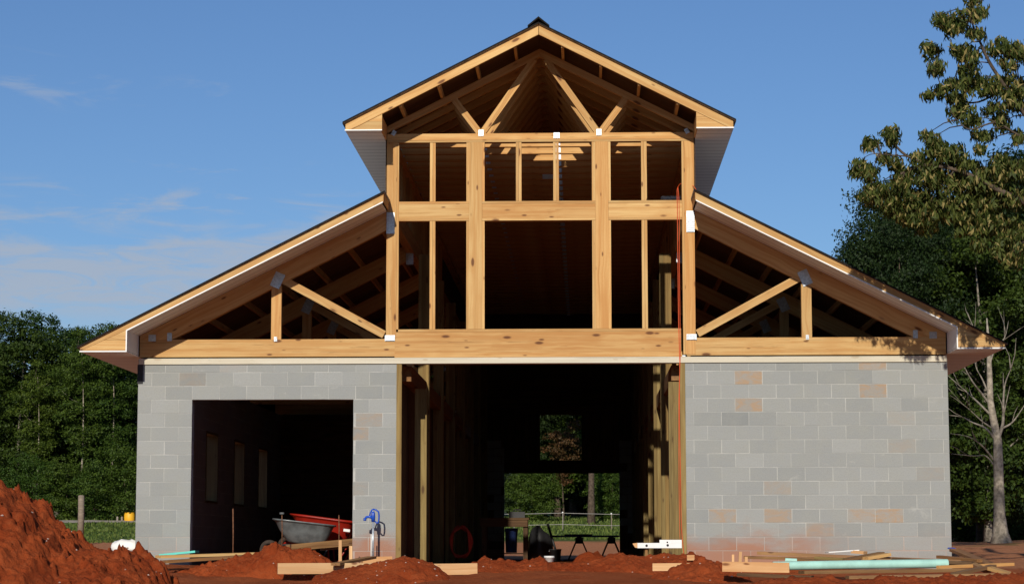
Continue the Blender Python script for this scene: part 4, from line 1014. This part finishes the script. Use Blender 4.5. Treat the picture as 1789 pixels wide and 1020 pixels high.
for i in range(75):   # unseen trees added behind the camera to cut low sky light
    x = -150+i*4+g.uniform(-1, 1); y = -82+g.uniform(-5, 5); Hh = g.uniform(12, 15); z0 = gz(x, y)
    k = 60; d = unit(g.normal(size=(k, 3))); c = np.array([x, y, z0+Hh*.5])+d*np.array([4.0, 3.0, Hh*.5])*g.uniform(.6, 1.0, size=(k, 1)); c[:, 2] = np.maximum(c[:, 2], z0+.3)
    per = 7; cc = (c[:, None]+g.normal(size=(k, per, 3))*.7).reshape(-1, 3); nn = unit(np.repeat(d, per, 0)+g.normal(size=(k*per, 3))*.6+np.array([0, 0, .3]))
    Cs.append(cc); Ns.append(nn); Ss.append(g.uniform(.9, 1.5, size=k*per)); Ts.append(g.uniform(0, 1, size=k*per))
fw = link('far_woods', leaf_mesh('far_woods', np.concatenate(Cs), np.concatenate(Ns), np.concatenate(Ss), np.concatenate(Ts), M_LEAFD, .7))
tag(fw, 'continuous dark wood closing the view behind the nearer trees, plus an unseen belt added behind the camera', 'woods', None, 'stuff')

# grass in the pasture beyond the site
k = 60000; gxs = g.uniform(-34, 24, k); gys = g.uniform(57, 94, k); keep = (gys > 60) | (gxs < -12); gxs, gys = gxs[keep], gys[keep]; k = len(gxs)
rdk = (gys > 80.8+(gxs+30)*.04) & (gys < 84.3+(gxs+30)*.04) & (gxs < -5.8); gxs, gys = gxs[~rdk], gys[~rdk]; k = len(gxs)
hh = g.uniform(.05, .16, k)
gzz = ground_z(gxs, gys)+hh*.4
me = leaf_mesh('grass', np.stack([gxs, gys, gzz], 1), unit(g.normal(size=(k, 3))*np.array([1, 1, .25])), hh*1.3, g.uniform(0, 1, k), leafm('pasture_grass', (.05, .10, .018), (.15, .20, .05)), .35, .35)
tag(link('grass', me), 'short green pasture grass beyond the red clay', 'grass', None, 'stuff')

# ---- bare branched tree at the right
dt = empty('bare_tree', (0, 0, 0)); bx_ = A(1748, 932, 22); dt.location = (bx_.x, 22, gz(bx_.x, 22)-.1)
def D(px, py, dy=0): p = A(px, py, 22+dy); return Vector((p.x-dt.location.x, p.y-22, p.z-dt.location.z))
tp = [D(1750, 962), D(1748, 930), D(1746, 900), D(1745, 850), D(1744, 810), D(1743, 770), D(1735, 730), D(1730, 700), D(1729, 660), D(1727, 600), D(1724, 556, .3)]
b = MB(); b.tube(tp, [.34, .19, .145, .125, .12, .105, .09, .08, .07, .045, .015], 12); b.build('trunk', M_BARKP, dt, True)
g2 = random.Random(4)
def limb(P_, r0, sub=3):
    P_ = smooth(P_, 4); n = len(P_); b.tube(P_, [r0*(1-.85*i/(n-1)) for i in range(n)], 6)
    for s in range(sub):
        i = g2.randrange(n//3, n-1); p = P_[i]; d = (P_[min(i+1, n-1)]-P_[i-1]).normalized(); L = g2.uniform(.35, .9)
        q = p+(d+Vector((g2.uniform(-.6, .6), g2.uniform(-.5, .5), g2.uniform(-.1, .8)))).normalized()*L; m_ = p.lerp(q, .5)+Vector((g2.uniform(-.05, .05), 0, g2.uniform(-.06, .06)))
        b.tube([p, m_, q], [r0*.35, r0*.22, r0*.08], 5)
b = MB()
limb([D(1744, 815), D(1730, 795), D(1712, 775, -.3), D(1690, 762, -.5), D(1660, 757, -.6)], .035)
limb([D(1736, 812), D(1722, 796), D(1700, 796, -.5), D(1660, 792, -.8)], .025)
limb([D(1737, 765), D(1722, 748), D(1700, 738, .3), D(1680, 728, .4), D(1655, 725, .4)], .035)
limb([D(1734, 748), D(1715, 735), D(1690, 712, -.2), D(1660, 690, -.3)], .022)
limb([D(1731, 725), D(1712, 706), D(1695, 690, .3), D(1670, 668, .3), D(1655, 655, .3)], .032)
limb([D(1729, 705), D(1717, 690), D(1700, 668, -.4), D(1684, 640, -.5), D(1668, 610, -.5)], .036)
limb([D(1728, 690), D(1716, 662), D(1705, 640), D(1700, 600, .2)], .026)
limb([D(1742, 770), D(1752, 740), D(1753, 700), D(1756, 670), D(1768, 640)], .05, 5)
limb([D(1750, 748), D(1768, 738), D(1785, 715), D(1800, 690)], .03)
limb([D(1728, 640), D(1738, 610), D(1755, 590), D(1762, 560, .3)], .03)
limb([D(1727, 610), D(1712, 590), D(1700, 570), D(1690, 545, .3)], .028)
b.build('branches', M_BARKG, dt, True)
tag(dt, 'pale trunked tree with bare branches standing right of the barn', 'tree')

# ---- near oak whose drooping leaves hang in from the upper right
YO = -3.1
oak = empty('oak_tree', (0, 0, 0)); tx = A(1935, 900, YO).x; oak.location = (tx, YO, gz(tx, YO)-.1)
OL = Vector(oak.location)
def Q(px, py, dy=0): return A(px, py, YO+dy)-OL
ob = MB(); ob.tube([Q(1935, 1000), Q(1932, 800, .1), Q(1925, 500, .2), Q(1900, 330, .2), Q(1870, 180, .1), Q(1850, -20), Q(1840, -200)], [.26, .20, .17, .15, .12, .08, .03], 12)
def br(P_, r0):
    P_ = smooth(P_, 5); n = len(P_); ob.tube(P_, [r0*(1-.85*i/(n-1)) for i in range(n)], 6)
br([Q(1915, 420), Q(1850, 380, -.2), Q(1760, 340, -.4), Q(1680, 300, -.4), Q(1620, 290, -.3), Q(1580, 300, -.3)], .06)
br([Q(1900, 330), Q(1840, 320, .3), Q(1740, 300, .5), Q(1660, 290, .6), Q(1590, 275, .6), Q(1560, 250, .6), Q(1545, 238, .6)], .045)
br([Q(1620, 290, -.3), Q(1590, 275, -.3), Q(1565, 272, -.2), Q(1520, 270, -.1), Q(1500, 290, -.1)], .014)
br([Q(1840, 260), Q(1790, 200, -.2), Q(1735, 120, -.3), Q(1715, 80, -.3), Q(1700, 45, -.3), Q(1690, 20, -.3)], .035)
br([Q(1850, 190), Q(1790, 150, .2), Q(1750, 160, .3), Q(1700, 180, .4), Q(1650, 160, .4), Q(1625, 90, .4)], .025)
br([Q(1860, 240), Q(1790, 240, -.3), Q(1740, 215, -.4), Q(1690, 225, -.5), Q(1650, 180, -.5)], .022)
br([Q(1850, 380), Q(1800, 420, .2), Q(1740, 430, .2)], .03)
BRP = list(ob.v)
# leaf tufts: (px, py, radius px, tufts)
CL = [(1700, 15, 22, 6), (1668, 42, 22, 7), (1646, 40, 12, 3), (1640, 32, 10, 2), (1665, 55, 14, 3), (1702, 62, 16, 4), (1704, 28, 14, 3), (1628, 92, 16, 5), (1622, 80, 8, 1), (1636, 120, 14, 4), (1680, 92, 20, 6), (1700, 100, 20, 5), (1694, 125, 16, 4),
      (1748, 85, 20, 6), (1766, 105, 22, 7), (1785, 90, 22, 5), (1640, 160, 12, 3), (1622, 166, 9, 2), (1660, 152, 14, 4), (1692, 150, 22, 6), (1725, 150, 26, 8), (1765, 150, 28, 10), (1785, 180, 26, 8), (1680, 195, 22, 7), (1700, 215, 14, 3), (1742, 195, 24, 7), (1750, 222, 12, 3),
      (1716, 240, 15, 4), (1715, 262, 8, 2), (1782, 240, 12, 3), (1672, 175, 16, 4),
      (1552, 232, 13, 3), (1525, 250, 12, 3), (1515, 255, 9, 2), (1560, 245, 8, 2), (1545, 275, 14, 3), (1565, 285, 12, 3), (1505, 290, 16, 6), (1522, 305, 15, 4), (1494, 300, 8, 2), (1530, 330, 16, 5), (1512, 348, 14, 4), (1528, 350, 12, 3),
      (1620, 240, 8, 2), (1632, 245, 9, 2), (1612, 285, 24, 9), (1640, 270, 24, 9), (1665, 275, 24, 9), (1690, 300, 26, 9), (1580, 305, 22, 8), (1565, 335, 22, 8), (1595, 335, 26, 11), (1630, 310, 28, 12), (1660, 320, 28, 12), (1700, 335, 28, 10), (1730, 310, 28, 11), (1760, 300, 26, 10), (1785, 300, 26, 9), (1745, 285, 18, 5),
      (1560, 365, 16, 5), (1590, 375, 24, 9), (1615, 395, 18, 5), (1625, 360, 28, 11), (1655, 365, 28, 9), (1735, 350, 30, 12), (1775, 345, 30, 12), (1700, 375, 26, 9), (1730, 390, 26, 10), (1765, 395, 28, 11), (1690, 405, 18, 5), (1712, 425, 14, 4), (1752, 430, 20, 6), (1780, 440, 20, 6), (1768, 455, 14, 3)]
Cs, Ns, Ss, Ts, TW = [], [], [], [], MB()
for (px, py, rp, nt) in CL:
    c = Q(px, py-6); q = min(BRP, key=lambda v: (v-c).length+.35*abs(v.x-c.x-.4)); mid = q.lerp(c, .5)+Vector((.03, .02, .05))
    ob.tube([q, mid, c], [.010, .007, .004], 5)
    for _ in range(int(nt*2.6)):
        a = g2.uniform(0, 2*pi); rr = rp*math.sqrt(g2.random())*.9; c = Q(px+cos(a)*rr, py+sin(a)*rr*.8-5, g2.uniform(-.55, .55)); c = np.array(c)
        n_ = g2.randint(16, 26); ang = g.uniform(0, 2*pi, n_); sz = g.uniform(.065, .135, n_)
        out = np.stack([np.cos(ang), np.sin(ang), g.uniform(-.1, .3, n_)], 1)
        cc = c+out*g.uniform(.02, .085, (n_, 1))+np.array([0, 0, -1])*g.uniform(.0, .10, (n_, 1))
        Cs.append(cc); Ns.append(unit(out+g.normal(size=(n_, 3))*.35)); Ss.append(sz); Ts.append(g.uniform(0, 1, n_))
ob.build('trunk', M_BARKD, oak, True)
link('crown', leaf_mesh('crown', np.concatenate(Cs), np.concatenate(Ns), np.concatenate(Ss), np.concatenate(Ts), M_OAK, .27, .5), oak)
# upper crown above the frame
me, lobes = crown(3.2, 0, 2.3, 14, 180, 14, .15, M_OAK, 'upper_crown', False, 99)
o = link('upper_crown', me, oak); o.location = Q(1850, -330)
tag(oak, 'near oak with drooping olive leaves hanging in from the upper right', 'tree')

# ---- pasture fence beyond the rear doorway
fn = empty('pasture_fence', (0, 70, 0)); xs = [A(px, 900, 70).x for px in (813, 898, 983, 1068, 1153)]
P5 = []
for i, x in enumerate(xs):
    z = gz(x, 70); P5.append((x, z)); MB().tube([(x, 0, z-.3), (x+.01, 0, z+.75), (x, 0, z+.80)], [.028, .025, .015], 8).build('post', M_GREYP, fn, True)
    MB().tube([(x, 0, z+.80), (x, 0, z+.86)], [.04, .03], 8).build('insulator', M_PAPER, fn, True)
for h_ in (.28, .80):
    MB().tube([(x, -.03, z+h_) for x, z in P5], .012, 5).build('wire', M_WIRE, fn, True)
tag(fn, 'wire pasture fence on thin posts beyond the rear doorway', 'fence')
